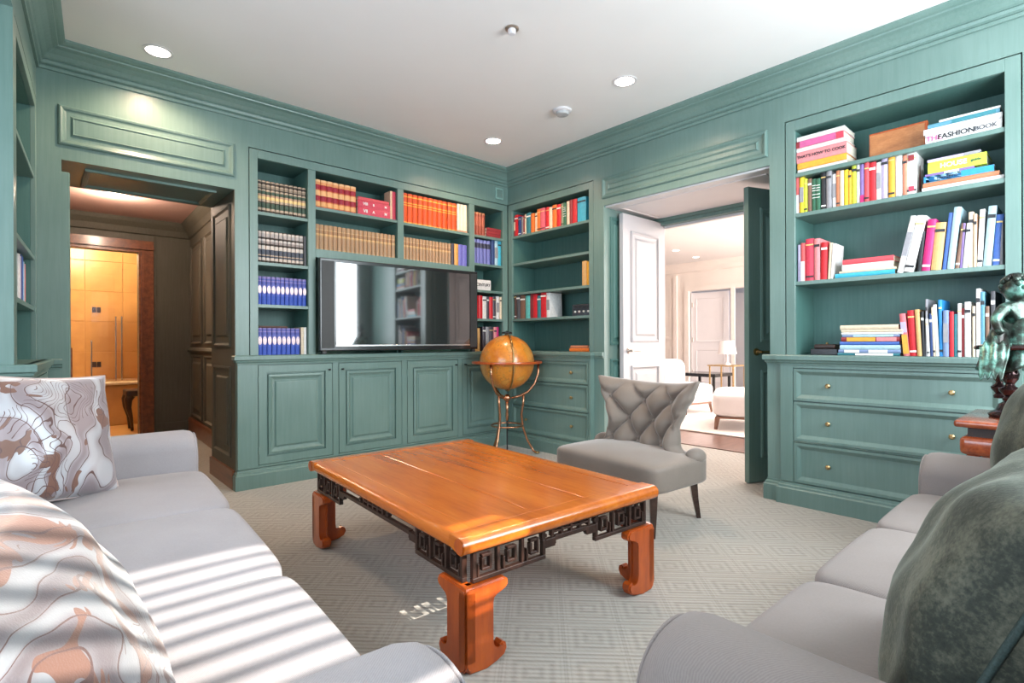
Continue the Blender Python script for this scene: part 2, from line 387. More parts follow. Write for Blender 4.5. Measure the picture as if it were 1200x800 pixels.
q = MB(); q.rings(1.28, -.70, 2.48, -.12, [(0, 0), (0, -.016), (.014, -.018), (.028, -.010), (.036, -.002)]); q.xf(Matrix.Translation((0, 0, 2.14)) @ Matrix.Rotation(R(90), 4, 'X')); q.build('panel', WHITE, WR)
b = MB(); b.box(1.21, .02, 2.128, 2.548, .83, 2.14); b.build('soffit_board', WHITE, WR)
b = MB(); b.box(1.21, .74, 2.07, 2.548, .80, 2.128); b.box(1.21, .715, 2.10, 2.548, .74, 2.128); b.build('door_head', TEAL, WR)
b = MB(); b.box(1.21, .80, 2.05, 2.548, .84, 2.128); b.build('door_head', WHITE, WR)
# left wall: bookcase niche, then the window alcove
b = MB()
b.box(-1.02, 0, 2.378, 0.02, .36, H); b.box(-4.95, 0, 2.378, -1.02, .10, H); b.box(-1.02, .335, 0, .05, .42, H)
b.box(-1.02, 0, 0, -.97, .80, 2.378); b.box(-4.95, .10, 2.378, -1.02, .9, 2.44)
b.box(-4.95, .75, 0, -1.0, .83, .75); b.box(-4.95, .75, 2.33, -1.0, .83, 2.40); b.box(-1.30, .75, .75, -1.0, .83, 2.33); b.box(-4.95, .75, .75, -4.35, .83, 2.33)
b.box(-4.95, 0, 0, -4.6, .8, 2.378)
WL = wallobj(b, 'wall_left', TEAL, FL)
# front wall with the two shuttered windows that let the sun in
b = MB()
WIN = [(-3.86, -3.02, 1.25, 2.27), (-2.578, -1.95, 1.56, 2.13), (-1.75, -.25, 1.0, 2.35)]
b.box(-4.8, -4.86, 0, .36, -4.76, 1.0); b.box(-4.8, -4.86, 2.35, .36, -4.76, H)
xs = -4.8
for x0, x1, z0, z1 in WIN:
    b.box(xs, -4.86, 1.0, x0, -4.76, 2.35); b.box(x0, -4.86, 1.0, x1, -4.76, z0); b.box(x0, -4.86, z1, x1, -4.76, 2.35); xs = x1
b.box(xs, -4.86, 1.0, .36, -4.76, 2.35)
wallobj(b, 'wall_front', TEAL)
for i, (x0, x1, z0, z1) in enumerate(WIN):
    f = MB(); f.box(x0, -4.78, z0, x0+.02, -4.72, z1); f.box(x1-.02, -4.78, z0, x1, -4.72, z1); f.box(x0, -4.78, z1-.02, x1, -4.72, z1); f.box(x0, -4.78, z0, x1, -4.72, z0+.02)
    if i < 2: f.box(x0, -4.77, (1.60, 1.64)[i], x1, -4.73, (1.655, 1.70)[i])
    w = wallobj(f, 'window_%d' % (i+1), WHITE)
    g = MB(); g.box(x0+.02, -4.83, z0+.02, x1-.02, -4.826, z1-.02); g.build('pane', GLASS, w)
    if i < 2:
        z = z0+.05; me = None
        while z < z1-.03:
            if not (1.585, 1.63)[i] < z < (1.67, 1.71)[i]:
                if me is None:
                    s_ = MB(); s_.box(x0+.025, -.024, -.0035, x1-.025, .024, .0035, .002); s_.xf(Matrix.Rotation(R(-17), 4, 'X'))
                    so = s_.build('slat', WHITE, w, loc=(0, 0, 0)); me = so.data
                else:
                    so = bpy.data.objects.new('slat', me); C.objects.link(so); so.parent = w
                so.location = (0, -4.75, z)
            z += .064
    else:
        s_ = MB(); s_.box((x0+x1)/2-.02, -4.80, z0, (x0+x1)/2+.02, -4.76, z1); s_.box(x0, -4.80, 1.7, x1, -4.76, 1.74); s_.build('muntin', WHITE, w); s_ = MB(); s_.box(x0+.01, -4.775, z0+.01, x1-.01, -4.770, z1-.01); s_.build('sun_block', plain('sun_block_white', (.8, .8, .78), .8), w)  # third window: unseen sheet added to keep the sun off the carpet
f = MB()
for x0, x1 in ((-4.35, -4.29), (-2.85, -2.79), (-1.36, -1.30)): f.box(x0, .75, .75, x1, .81, 2.33)
f.box(-4.35, .75, .75, -1.30, .81, .81); f.box(-4.35, .75, 2.27, -1.30, .81, 2.33)
w = wallobj(f, 'window_4', WHITE, FL); g = MB(); g.box(-4.3, .785, .8, -1.35, .789, 2.28); g.build('pane', GLASS, w)
# unseen cloth added at the second window to cut the sun patch
c = MB(); pts = []
def mask_edge(z): return -2.33 - .25*max(0, (z-1.93)/.20)**1.3 if z > 1.93 else -2.33
nz, nx = 16, 22; grid = []
for i in range(nz+1):
    z = 1.2+1.12*i/nz; xl = mask_edge(z); row = []
    for j in range(nx+1):
        t = j/nx; x = xl+(-1.90-xl)*t; row.append(c.bm.verts.new((x, -4.66+.018*math.sin(t*26), z)))
    grid.append(row)
for i in range(nz):
    for j in range(nx): c.bm.faces.new([grid[i][j], grid[i][j+1], grid[i+1][j+1], grid[i+1][j]])
cu = c.build('sun_mask', plain('sun_mask_linen', (.75, .70, .64), .9), smooth=True)
sm = cu.modifiers.new('thick', 'SOLIDIFY'); sm.thickness = .004
tag(cu, 'unseen linen cloth added at the second window to shape the sun patch', 'sun_mask')
# crown, structure trim
CROWN = [(0, 2.555), (.012, 2.555), (.014, 2.572), (.008, 2.578), (.022, 2.585), (.028, 2.60), (.022, 2.606), (.034, 2.614), (.05, 2.634), (.075, 2.655), (.098, 2.664), (.10, 2.672), (.112, 2.676), (.124, 2.684), (.13, 2.69), (.13, H), (0, H)]
b = MB(); b.sweep([(0, -4.76), (0, 0), (-3.52, 0), (-3.852, -4.76)], CROWN, closed=True); wallobj(b, 'trim_1', TEAL)

# ---------------- hall beyond the left opening ----------------
FH = Matrix.Translation((-2.2, 3.05, 0)) @ Z4(R(-92.4))
b = MB(); b.box(0, 0, 0, 2.45, .12, 2.5); WH = wallobj(b, 'wall_hall_right', HALLP, FH)
for x0 in (.15, .95, 1.75):
    for z0, z1 in ((.20, .88), (1.0, 2.1)):
        q = MB(); q.rings(x0, z0, x0+.62, z1, [(0, 0), (0, -.016), (.012, -.018), (.022, -.008), (.028, -.002), (.075, -.002), (.095, -.016)]); q.build('panel', HALLP, WH)
b = MB(); b.box(0, -.025, 0, 2.45, 0, .13); b.sweep([(2.45, 0), (0, 0)], [(-.001, .13), (.025, .13), (.018, .16), (.0, .165)]); wallobj(b, 'baseboard_hall', HALLB, FH)
b = MB(); b.sweep([(2.45, 0), (0, 0)], [(0, .90), (.02, .91), (.03, .93), (.02, .95), (0, .96)]); b.build('chair_rail', HALLP, WH)
b = MB(); b.box(-3.413, 0.0, 0, -2.505, .0, .0)
b = MB(); b.box(-4.3, 3.05, 0, -3.26, 3.15, 2.75); b.box(-2.69, 3.05, 0, -1.6, 3.15, 2.75); b.box(-3.26, 3.05, 2.0, -2.69, 3.15, 2.75)
WE = wallobj(b, 'wall_hall_end', HALLP)
b = MB()
for x0 in (-2.69, -3.40): b.box(x0, 3.02, 0, x0+.135, 3.05, 1.9995); b.box(x0+.02 if x0 > -3 else x0+.09, 2.995, 0, x0+.05 if x0 > -3 else x0+.12, 3.02, 1.9995)
b.box(-3.40, 3.02, 2.0, -2.555, 3.05, 2.13); b.box(-3.40, 2.99, 2.03, -2.555, 3.02, 2.06)
b.build('casing', HALLB, WE)
b = MB(); b.box(-2.55, 3.03, 0, -2.2, 3.05, .12); b.box(-2.55, 3.03, .12, -2.53, 3.05, 2.2); b.build('panel', HALLP, WE)
b = MB(); b.box(-3.52, .65, 0, -3.42, 3.05, 2.5); wallobj(b, 'wall_hall_left', HALLP)
b = MB(); b.box(-3.6, .65, 2.36, -2.0, 3.05, 2.46); wallobj(b, 'ceiling_hall', PINKC)
b = MB(); b.sweep([(-2.27, .9), (-2.2, 3.05), (-3.42, 3.05), (-3.42, .65)], [(0, 2.20), (.02, 2.21), (.04, 2.27), (.08, 2.32), (.10, 2.36), (0, 2.36)]); wallobj(b, 'trim_2', HALLP)
b = MB(); b.box(-2.42, .65, 0, -2.05, .67, 2.5); b.build('return', HALLP, WB)
# pier base in mahogany on the side of the cabinet run
b = MB(); b.box(-2.527, .0, 0, -2.506, .64, .13); b.build('plinth', HALLB, WB)
for z0, z1 in ((.20, .84), (.98, 1.98)):
    q = MB(); q.rings(.10, z0, .56, z1, [(0, 0), (0, -.010), (.012, -.012), (.022, -.005), (.03, -.001), (.07, -.001), (.085, -.010)])
    q.xf(Matrix.Translation((-2.506, 0, 0)) @ Z4(R(-90)) @ Matrix.Translation((-.66, 0, 0))); q.build('panel', HALLP, WB)
b = MB(); b.box(-2.508, .0, .001, -2.504, .65, 2.06); b.build('jamb_facing', HALLP, WB)
# bathroom
b = MB(); b.box(-4.2, 4.9, 0, -1.6, 5.0, 2.6); b.box(-4.3, 3.15, 0, -4.2, 5, 2.6); b.box(-1.7, 3.15, 0, -1.6, 5, 2.6); WT = wallobj(b, 'wall_bath', AMBER)
tm = None
for i in range(5):
    for j in range(6):
        if tm is None:
            t_ = MB(); t_.box(.002, -.012, .002, .398, 0, .398, .003); to = t_.build('tile', AMBER, WT, loc=(0, 0, 0)); tm = to.data
        else: to = bpy.data.objects.new('tile', tm); C.objects.link(to); to.parent = WT
        to.location = (-3.85+.4*i, 4.9, .1+.4*j)
b = MB(); b.box(-4.2, 3.06, -.09, -1.6, 5, .002); wallobj(b, 'floor_bath', AMBER)
b = MB(); b.box(-4.3, 3.12, 2.6, -1.5, 5.1, 2.7); wallobj(b, 'ceiling_bath', CREAM)
t = thing('bathtub', 'amber stone bathtub with pale rim seen through the hall door', 'bathtub', loc=(-3, 4.5, 0))
b = MB(); b.box(-3.9, 4.12, .003, -1.72, 4.86, .50, .01); b.build('tub_body', AMBER, t)
b = MB(); b.box(-3.92, 4.08, .50, -1.71, 4.87, .54, .012, 2); b.build('rim', plain('cream_marble', (.74, .60, .40), .2), t)
for i, (u, z) in enumerate(((-2.93, 1.42), (-2.93, .70))):
    b = MB(); b.box(u-.045, 4.875, z, u-.003, 4.887, z+.07, .002); b.box(u+.003, 4.875, z, u+.045, 4.887, z+.07, .002)
    tag(b.build('valve_plate', DARKW, loc=(u, 4.88, z)), 'small dark square plate on the amber tile wall, %s' % ('high up' if i == 0 else 'just above the tub'), 'wall plate')
t = thing('shower_screen', 'frameless glass shower screen with chrome posts above the tub', 'shower screen', loc=(-2.9, 4.3, 0))
b = MB(); b.box(-3.02, 4.296, .542, -2.55, 4.302, 1.95); b.build('glass_panel', GLASS, t)
for u in (-3.02, -2.78, -2.72):
    b = MB(); b.box(u-.007, 4.28, .542, u+.007, 4.295, 1.35 if u > -3 else 1.05, .003); b.build('post', SILVER, t)
t = thing('vanity_stool', 'carved dark wood stool leg seen at the bathroom door edge', 'stool', loc=(-2.6, 3.6, 0))
b = MB(); b.box(-2.76, 3.45, .40, -2.4, 3.8, .47, .015, 2); b.build('seat', DARKW, t)
for (x, y) in ((-2.71, 3.5), (-2.45, 3.5), (-2.71, 3.75), (-2.45, 3.75)):
    b = MB(); b.tube([(x, y, .42), (x-.03, y-.02, .36), (x-.028, y-.02, .27), (x+.0, y, .15), (x+.01, y, .003)], lambda t: .05-.036*min(1, t*1.15), 8); b.build('leg', DARKW, t, smooth=True)

# ---------------- salon beyond the double doors ----------------
b = MB(); b.box(1.31, -4.2, -.1, 9.2, 5.2, -.002); wallobj(b, 'floor_salon', SALFLOOR)
b = MB(); b.box(.86, -4.2, H, 9.2, 5.2, H+.1); wallobj(b, 'ceiling_salon', CEIL2)
b = MB(); b.box(7.0, 2.0, 0, 7.1, 5.2, H); b.box(7.0, 1.02, 2.09, 7.1, 2.0, H); b.box(7.0, -4.2, 0, 7.1, .55, H); b.box(7.0, .55, 2.09, 7.1, 1.02, H); b.box(9.1, -1, 0, 9.2, 4, H)
b.box(.86, 5.1, 0, 7.1, 5.2, H); b.box(.86, -4.2, 0, 7.1, -4.1, H); b.box(.86, -4.2, 0, .9, -2.66, H); b.box(.43, -1.09, 0, .86, 5.2, H)
WS = wallobj(b, 'wall_salon', CREAM)
b = MB(); b.sweep([(7.0, -4.1), (7.0, 5.1)], [(0, 2.5), (.03, 2.52), (.05, 2.6), (.10, 2.66), (.12, H), (0, H)]); wallobj(b, 'trim_3', CREAM)
FS = Matrix.Translation((7.0, 0, 0)) @ Z4(R(-90))   # local x = -y
for s0, s1, z0, z1, nm in ((-3.1, -2.42, 1.06, 2.42, 'panel'), (-3.1, -2.42, .12, .90, 'panel')):
    q = MB(); q.rings(s0, z0, s1, z1, [(0, 0), (0, -.02), (.05, -.02), (.055, -.008), (.12, -.008)]); q.xf(FS); q.build(nm, CREAM, WS)
b = MB(); b.box(-2.36, -.04, 0, -2.28, 0, 2.45); b.box(-2.10, -.03, 0, -2.0, 0, 2.1); b.box(-2.1, -.03, 2.1, -.5, 0, 2.2); b.box(-1.06, -.03, 0, -.98, -.001, 2.1); b.box(-.6, -.03, 0, -.5, -.001, 2.1); b.xf(FS); b.build('casing', CREAM, WS)
for i, z in enumerate((1.09, .88)):
    b = MB(); b.box(-2.68, -.04, z, -2.62, -.02, z+.02, .004); b.xf(FS); b.build('drawer_pull', NICKEL, WS)
# doors of the corridor beyond
d = MB(); d.box(0, -.02, .01, .80, .02, 2.06, .003); d3 = wallobj(d, 'door_3', WHITE, Matrix.Translation((7.06, 1.98, 0)) @ Z4(R(-82)))
for z0, z1 in ((.15, .85), (1.0, 1.95)):
    q = MB(); q.rings(.1, z0, .7, z1, [(0, -.02), (.0, -.028), (.02, -.028), (.03, -.022)]); q.build('panel', WHITE, d3)
for z in (.3, 1.0, 1.75):
    q = MB(); q.box(.02, -.03, z, .05, -.021, z+.1, .003); q.build('hinge', NICKEL, d3)
q = MB(); q.tube([(.74, -.02, .95), (.74, -.06, .95), (.64, -.06, .95)], .009, 6); q.build('handle', NICKEL, d3)
d = MB(); d.box(0, -.02, .01, .75, .02, 2.06, .003); d4 = wallobj(d, 'door_4', CREAM, Matrix.Translation((7.95, .98, 0)) @ Z4(R(120)))
for z in (.3, 1.0, 1.75):
    q = MB(); q.box(.02, .021, z, .05, .032, z+.1, .003); q.build('hinge', NICKEL, d4)
# white door leaf folded back into the jamb (white salon side showing)
def leaf(name, M, w, h, matf, matb, lab):
    d = MB(); d.box(0, -.02, .006, w, .02, h, .003); o = wallobj(d, name, matf, M)
    for side, mt in ((-1, matf), (1, matb)):
        for z0, z1 in ((.18, .80), (1.0, h-.14)):
            q = MB(); q.rings(.11, z0, w-.11, z1, [(0, -.0195), (0, -.029), (.014, -.033), (.028, -.024), (.034, -.022), (.055, -.022), (.075, -.029)])
            if side > 0: q.xf(Matrix.Translation((w, 0, 0)) @ Z4(math.pi))
            q.build('panel', mt, o)
        q = MB(); zz = .93; y = .02*side
        q.lathe([(.026, 0), (.026, .006), (.012, .01), (.009, .05)], 12); q.xf(Matrix.Translation((.07, y, zz)) @ Matrix.Rotation(R(90 if side < 0 else -90), 4, 'X'))
        q.tube([(.07, y+.045*side, zz), (.12, y+.048*side, zz), (.18, y+.044*side, zz-.004)], .008, 8); q.build('handle', NICKEL if matf is LEAFW else BRASS, o, smooth=40)
    if matf is not matb:
        q = MB(); q.box(.001, .0195, .008, w-.001, .0215, h-.001); q.build('back_face', matb, o)
    return o
# local x runs from the free edge to the hinge; -y side faces the camera
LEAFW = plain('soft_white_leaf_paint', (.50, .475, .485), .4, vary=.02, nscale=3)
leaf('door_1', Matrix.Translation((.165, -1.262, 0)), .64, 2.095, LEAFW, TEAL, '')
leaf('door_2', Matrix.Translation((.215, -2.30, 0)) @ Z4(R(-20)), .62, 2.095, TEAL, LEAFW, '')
b = MB(); b.box(1.20, -2.66, .0, 1.32, -1.09, .008, .003); wallobj(b, 'threshold', SALFLOOR)
# ================= built-in bookcases and base cabinets =================
def bookcase(M, loc, label, stiles, rails, x0, x1, ztop, z0=.92, bays=(), depth=.325, opn_top=2.312):
    """stiles: (xa, xb, za, zb); bays: list of (xa, xb, [shelf top z])"""
    t = thing('bookcase', label, 'bookcase', M, loc)
    b = MB(); b.box(x0, .006, z0, x1, .02, z0+.001)
    b = MB()
    for xa, xb, za, zb in stiles: b.box(xa, 0, za, xb, .022, zb, .0015)
    for xa, xb, za, zb in rails: b.box(xa, 0, za, xb, .022, zb, .0015)
    b.build('face_frame', TEAL, t)
    b = MB(); b.box(x0, depth-.012, z0, x1, depth, ztop); b.build('back_panel', TEAL_SHADED, t)
    b = MB(); b.box(x0, .022, opn_top, x1, depth-.012, opn_top+.02); b.build('top_panel', TEAL_SHADED, t)
    for xa, xb, sh in bays:
        for z in sh:
            b = MB(); b.box(xa-.004, .006, z-.024, xb+.004, depth-.012, z, .002); b.build('shelf', TEAL, t)
    walls = sorted({s for xa, xb, _ in bays for s in ((xa, -1), (xb, 1))})
    for x, sd in walls:
        za = z0
        b = MB(); b.box(x, .022, za, x+sd*.012, depth-.012, opn_top); b.build('side_panel', TEAL_SHADED, t)
    return t
TVZ = 1.655
BB = bookcase(FB, (-1.2, 0, .92), 'teal built-in bookcase around the wall television',
    [(-2.41, -2.355, .92, 2.372), (-2.0, -1.9435, .92, 2.3115), (-1.243, -1.185, 1.7205, 2.3115), (-.4825, -.421, .92, 2.3115), (-.067, -.004, .92, 2.312)],
    [(-2.355, -.004, 2.312, 2.372), (-1.943, -.483, TVZ, 1.72)], -2.41, -.004, 2.37,
    bays=[(-2.355, -2.0, [1.94, 1.583, 1.282]), (-1.943, -1.243, [2.043, 1.72]), (-1.185, -.483, [2.035, 1.72]), (-.421, -.067, [2.035, 1.765, 1.51, 1.235])])
BC = bookcase(FR, (.55, 0, .92), 'teal corner bookcase left of the double doors, half empty shelves',
    [(.004, .062, .92, 2.372), (1.047, 1.094, .92, 2.372)], [(.062, 1.047, 2.312, 2.372)], .004, 1.094, 2.37,
    bays=[(.062, 1.047, [2.055, 1.785, 1.495, 1.236])])
BR = bookcase(FR, (3.18, 0, .92), 'teal bookcase right of the double doors, full of colourful books',
    [(2.649, 2.703, .92, 2.381), (3.666, 3.724, .92, 2.381)], [(2.703, 3.666, 2.317, 2.381)], 2.649, 3.724, 2.38,
    bays=[(2.703, 3.666, [2.05, 1.80, 1.376])], opn_top=2.317)
BL = bookcase(FL, (-.5, 0, .92), 'narrow teal bookcase between window alcove and left doorway', 
    [(-.965, -.915, .92, 2.372), (-.06, -.004, .92, 2.372)], [(-.915, -.06, 2.312, 2.372)], -.965, -.004, 2.37,
    bays=[(-.915, -.06, [1.94, 1.49, 1.21])])

NOSE = [(-.02, .858), (.003, .858), (.004, .868), (.012, .874), (.014, .884), (.024, .890), (.024, .914), (.019, .92), (-.02, .92)]
PLINTH = [(-.02, 0), (.02, 0), (.02, .095), (.013, .103), (.012, .114), (.004, .120), (.003, .132), (-.02, .137)]
DOORP = [(0, -.030), (0, -.050), (.052, -.050), (.055, -.034), (.062, -.034), (.066, -.047), (.080, -.050), (.092, -.041), (.104, -.036), (.112, -.036), (.117, -.044), (.124, -.046)]
DRAWP = [(0, -.028), (0, -.050), (.016, -.050), (.022, -.046), (.034, -.038), (.038, -.036)]
def knob(x, z, y, t, r=.013, mat=BRASS):
    q = MB(); q.lathe([(.006, 0), (.005, .012), (r, .017), (r*1.05, .024), (r*.6, .030)], 12); q.xf(Matrix.Translation((x, y, z)) @ Matrix.Rotation(R(90), 4, 'X'))
    return q.build('knob', mat, t, smooth=40)
def base(M, loc, label, x0, x1, holes, kind, path, yb=.3, shift=0.0):
    """cabinet body with framed holes; holes=[(xa,xb,za,zb)]"""
    t = thing('base_cabinet', label, 'cabinet', M, loc)
    T = Matrix.Translation((0, shift, 0))
    b = MB(); b.box(x0, -.028, .10, x1, yb, .858); b.xf(T); b.build('body', TEAL, t)
    xs = sorted({h[0] for h in holes}); g = .004
    b = MB()
    cols = sorted({(h[0], h[1]) for h in holes}); cur = x0
    for xa, xb in cols:
        b.box(cur, -.05, .137, xa-g, -.028, .858, .0015)
        zs = sorted((h[2], h[3]) for h in holes if h[0] == xa); cz = .137
        for za, zb in zs:
            if za-g > cz: b.box(xa-g, -.05, cz, xb+g, -.028, za-g, .0015)
            cz = zb+g
        b.box(xa-g, -.05, cz, xb+g, -.028, .858, .0015); cur = xb+g
    b.box(cur, -.05, .137, x1, -.028, .858, .0015); b.xf(T); b.build('face_frame', TEAL, t)
    for i, (xa, xb, za, zb) in enumerate(holes):
        q = MB(); q.rings(xa, za, xb, zb, DOORP if kind == 'door' else DRAWP); q.xf(T); d = q.build('door' if kind == 'door' else 'drawer', TEAL, t)
        OFF[d.name] = OFF[t.name]
        if kind == 'door':
            kx = (xb-.025) if i % 2 == 0 else (xa+.025); knob(kx, zb-.045, -.05+shift, d, .007, BLACKM)
            hx = xa-.002 if i % 2 == 0 else xb+.002
            for hz in (za+.10, zb-.10):
                h = MB(); h.lathe([(.004, hz-.025), (.005, hz-.02), (.005, hz+.02), (.004, hz+.025)], 8, (hx, -.052+shift)); h.build('hinge', TEAL, d)
        else:
            w = xb-xa
            for kx in ([xa+.19, xb-.19] if w > .9 else [xa+.70*w]): knob(kx, (za+zb)/2, -.036+shift, d)
    b = MB(); b.sweep(path, PLINTH); b.build('plinth', TEAL, t)
    return t
def counter(M, loc, label, slabs, path):
    t = thing('countertop', label, 'countertop', M, loc)
    b = MB()
    for s in slabs: b.box(s[0], s[1], .895, s[2], s[3], .92)
    b.build('slab', TEAL, t)
    b = MB(); b.sweep(path, NOSE); b.build('nosing', TEAL, t); return t
YF = -.05
base(FB, (-1.3, 0, 0), 'long teal base cabinet with raised panel doors below the television', -2.505, -.06,
     [(-2.369, -1.84, .155, .848), (-1.786, -1.241, .155, .848), (-1.184, -.66, .155, .848), (-.604, -.11, .155, .848)], 'door',
     [(-.06, YF), (-2.505, YF), (-2.505, .0)])
counter(FB, (-1.3, 0, .86), 'teal moulded counter ledge running under the television shelves', [(-2.505, YF, -.055, -.001), (-2.41, -.001, -.004, .31)], [(-.075, YF), (-2.505, YF), (-2.505, .0)])
base(FR, (.6, 0, 0), 'teal three-drawer cabinet in the room corner behind the globe', .052, 1.10,
     [(.12, 1.075, .645, .832), (.12, 1.075, .405, .635), (.12, 1.075, .145, .395)], 'drawer', [(1.10, 0), (1.10, YF), (.052, YF)])
counter(FR, (.6, 0, .86), 'teal counter ledge of the corner bookcase beside the double doors', [(.0, YF, 1.10, -.001), (.004, -.001, 1.094, .31)], [(1.205, 0), (1.10, .0), (1.10, YF), (.06, YF)])
base(FR, (3.2, 0, 0), 'wide teal three-drawer cabinet under the colourful books', 2.633, 3.73,
     [(2.712, 3.66, .641, .836), (2.712, 3.66, .395, .634), (2.712, 3.66, .140, .382)], 'drawer',
     [(3.73, -.055), (2.633, -.055), (2.633, -.03), (2.545, -.03), (2.545, 0)], shift=-.005)
b = MB(); b.box(2.545, -.03, .1, 2.633, -.0005, .86); q = b.build('pilaster', TEAL, WR)
counter(FR, (3.2, 0, .86), 'teal counter ledge carrying books beside the end table', [(2.545, -.03, 2.633, -.001), (2.633, -.055, 3.728, -.001), (2.649, -.001, 3.724, .31)],
        [(3.728, -.055), (2.633, -.055), (2.633, -.03), (2.545, -.03), (2.545, 0)])
base(FL, (-.5, 0, 0), 'teal base cabinet below the narrow left bookcase', -1.045, -.075, [(-.90, -.15, .155, .848)], 'door', [(-.075, YF), (-1.045, YF), (-1.045, .5)])
counter(FL, (-.5, 0, .86), 'teal ledge with returns below the narrow left bookcase', [(-1.045, YF, -.06, -.001), (-.965, -.001, -.004, .31)], [(-.08, YF), (-1.045, YF), (-1.045, .5)])
b = MB(); b.sweep([(-3.413, 0), (-3.50, 0)], [(o, z) for o, z in NOSE]); b.build('ledge', TEAL, WB)

# ================= books =================
COL = {'red_white': (.62, .10, .10), 'yellow': (.78, .60, .03), 'lime': (.55, .62, .06), 'brown': (.22, .12, .08), 'dkgreen': (.03, .13, .07), 'black': (.025, .025, .03),
 'grey': (.30, .29, .31), 'white': (.74, .72, .70), 'rust': (.55, .20, .10), 'cream': (.72, .58, .42), 'amber': (.78, .38, .04), 'purple': (.25, .16, .42), 'coral': (.70, .08, .10),
 'red': (.60, .02, .03), 'lavender': (.50, .42, .60), 'salmon': (.68, .24, .15), 'white_fat': (.76, .73, .70), 'crimson': (.62, .05, .09), 'pink': (.72, .25, .26), 'magenta': (.55, .02, .16),
 'tan': (.66, .40, .16), 'blue': (.07, .16, .50), 'ltblue': (.42, .60, .68), 'peach': (.74, .48, .32), 'pink_yellow': (.72, .18, .20), 'dkblue': (.03, .06, .18), 'brtblue': (.03, .28, .68),
 'slateblue': (.20, .27, .45), 'teal': (.04, .20, .24), 'maroon': (.28, .03, .035), 'steel': (.10, .28, .38), 'dkgrey': (.09, .09, .10), 'orange': (.72, .17, .03), 'pinkred': (.66, .12, .16),
 'greygreen': (.28, .32, .22), 'cyan': (.05, .40, .55), 'turq': (.12, .48, .44), 'dkbrown': (.10, .05, .04), 'dk': (.06, .05, .07), 'or': (.70, .34, .08), 'bl': (.16, .15, .48)}
CNAME = {'red_white': 'red and white', 'lime': 'lime yellow', 'dkgreen': 'dark green', 'brtblue': 'bright blue', 'ltblue': 'pale blue', 'dkblue': 'dark blue', 'dkgrey': 'dark grey', 'pinkred': 'pinkish red',
 'greygreen': 'grey green', 'turq': 'turquoise', 'dkbrown': 'dark brown', 'dk': 'near black', 'or': 'orange', 'bl': 'violet blue', 'white_fat': 'thick white', 'pink_yellow': 'pink and yellow', 'slateblue': 'slate blue', 'steel': 'steel blue'}
def bmat(c):
    return plain('book_'+c, COL[c], .45, vary=.10, nscale=60)
INK = plain('dark_ink', (.03, .03, .035), .6); GOLD = plain('gilt', (.85, .58, .22), .4, .3, .2, nscale=200); WINK = plain('white_ink', (.85, .84, .8), .6)
PINKINK = plain('pink_ink', (.62, .12, .30), .6)
def book_mesh(w, h, d, mat, curve=.004):
    """upright book: origin at base centre of the spine, spine faces -y"""
    c = MB(); th = .0025; n = 4
    poly = [(-w/2, 0.004)] + [(-w/2+w*(i/n), -curve*math.sin(math.pi*i/n)) for i in range(0, n+1)] + [(w/2, .004), (w/2, d), (w/2-th, d), (w/2-th, .005), (-w/2+th, .005), (-w/2+th, d), (-w/2, d)]
    c.prism(poly, 0, h, 'z')
    p = MB(); p.box(-w/2+th, .0055, .003, w/2-th, d-.004, h-.003)
    return c, p
def pose(x, z, y=.03, lean=0., flat=False, turn=0.):
    return Matrix.Translation((x, y, z)) @ Z4(turn) @ Matrix.Rotation(lean, 4, 'Y')
def book(M, x, z, w, h, col, label, cat='book', group=None, d=None, y=.03, lean=0., mat=None, title=None, tcol=None, blocks=None, name='book', curve=None):
    """x = left edge at the base"""
    d = d or min(.27, h*.74)
    c, p = book_mesh(w, h, d, None, curve or min(.005, w*.15)); m = mat or bmat(col)
    xx = x+w/2; A = M @ pose(xx, z, y, lean)
    if lean: 
        # keep the lower corner on the shelf
        A = M @ Matrix.Translation((x+(w if lean > 0 else 0), y, z)) @ Matrix.Rotation(lean, 4, 'Y') @ Matrix.Translation((-w/2 if lean > 0 else w/2, 0, 0))
    o = c.build(name, m); o.matrix_world = A; tag(o, label, cat, group)
    p.build('page_block', PAGE, o)
    yy = -min(.005, w*.15)
    for (za, zb, cc) in (blocks or []):
        q = MB(); q.box(-w*.46, yy-.0012, za*h, w*.46, .002, zb*h); q.build('spine_label', cc, o)
    if title:
        T = Matrix.Translation((0, yy-.0018, h*.52)) @ Matrix.Rotation(R(90), 4, 'Y') @ TXZ
        text_mesh(title, w*.62, T, tcol or INK, 'title', o)
    return o
def flat_book(M, x, z, L, th, col, label, group=None, d=.2, y=.025, title=None, tcol=None, tsize=None, blocks=None, mat=None, bold=False, turn=0.):
    """book lying flat: spine along x; x = left end, z = underside"""
    c, p = book_mesh(th, L, d, None, min(.004, th*.2)); m = mat or bmat(col)
    o = c.build('book', m); A = M @ Matrix.Translation((x, y, z)) @ Z4(turn) @ Matrix.Translation((0, 0, th/2)) @ Matrix.Rotation(R(90), 4, 'Y'); o.matrix_world = A
    tag(o, label, 'book', group); p.build('page_block', PAGE, o); yy = -min(.004, th*.2)
    for (a, b_, cc) in (blocks or []):
        q = MB(); q.box(-th*.45, yy-.001, a*L, th*.45, .002, b_*L); q.build('spine_label', cc, o)
    if title:
        for i, (tx, frac, sz, cc) in enumerate(title if isinstance(title, list) else [(title, .5, tsize or th*.6, tcol or INK)]):
            T = Matrix.Translation((0, yy-.0016, L*frac)) @ Matrix.Rotation(R(-90), 4, 'Y') @ TXZ
            text_mesh(tx, sz, T, cc, 'title', o, font_bold=bold)
    return o
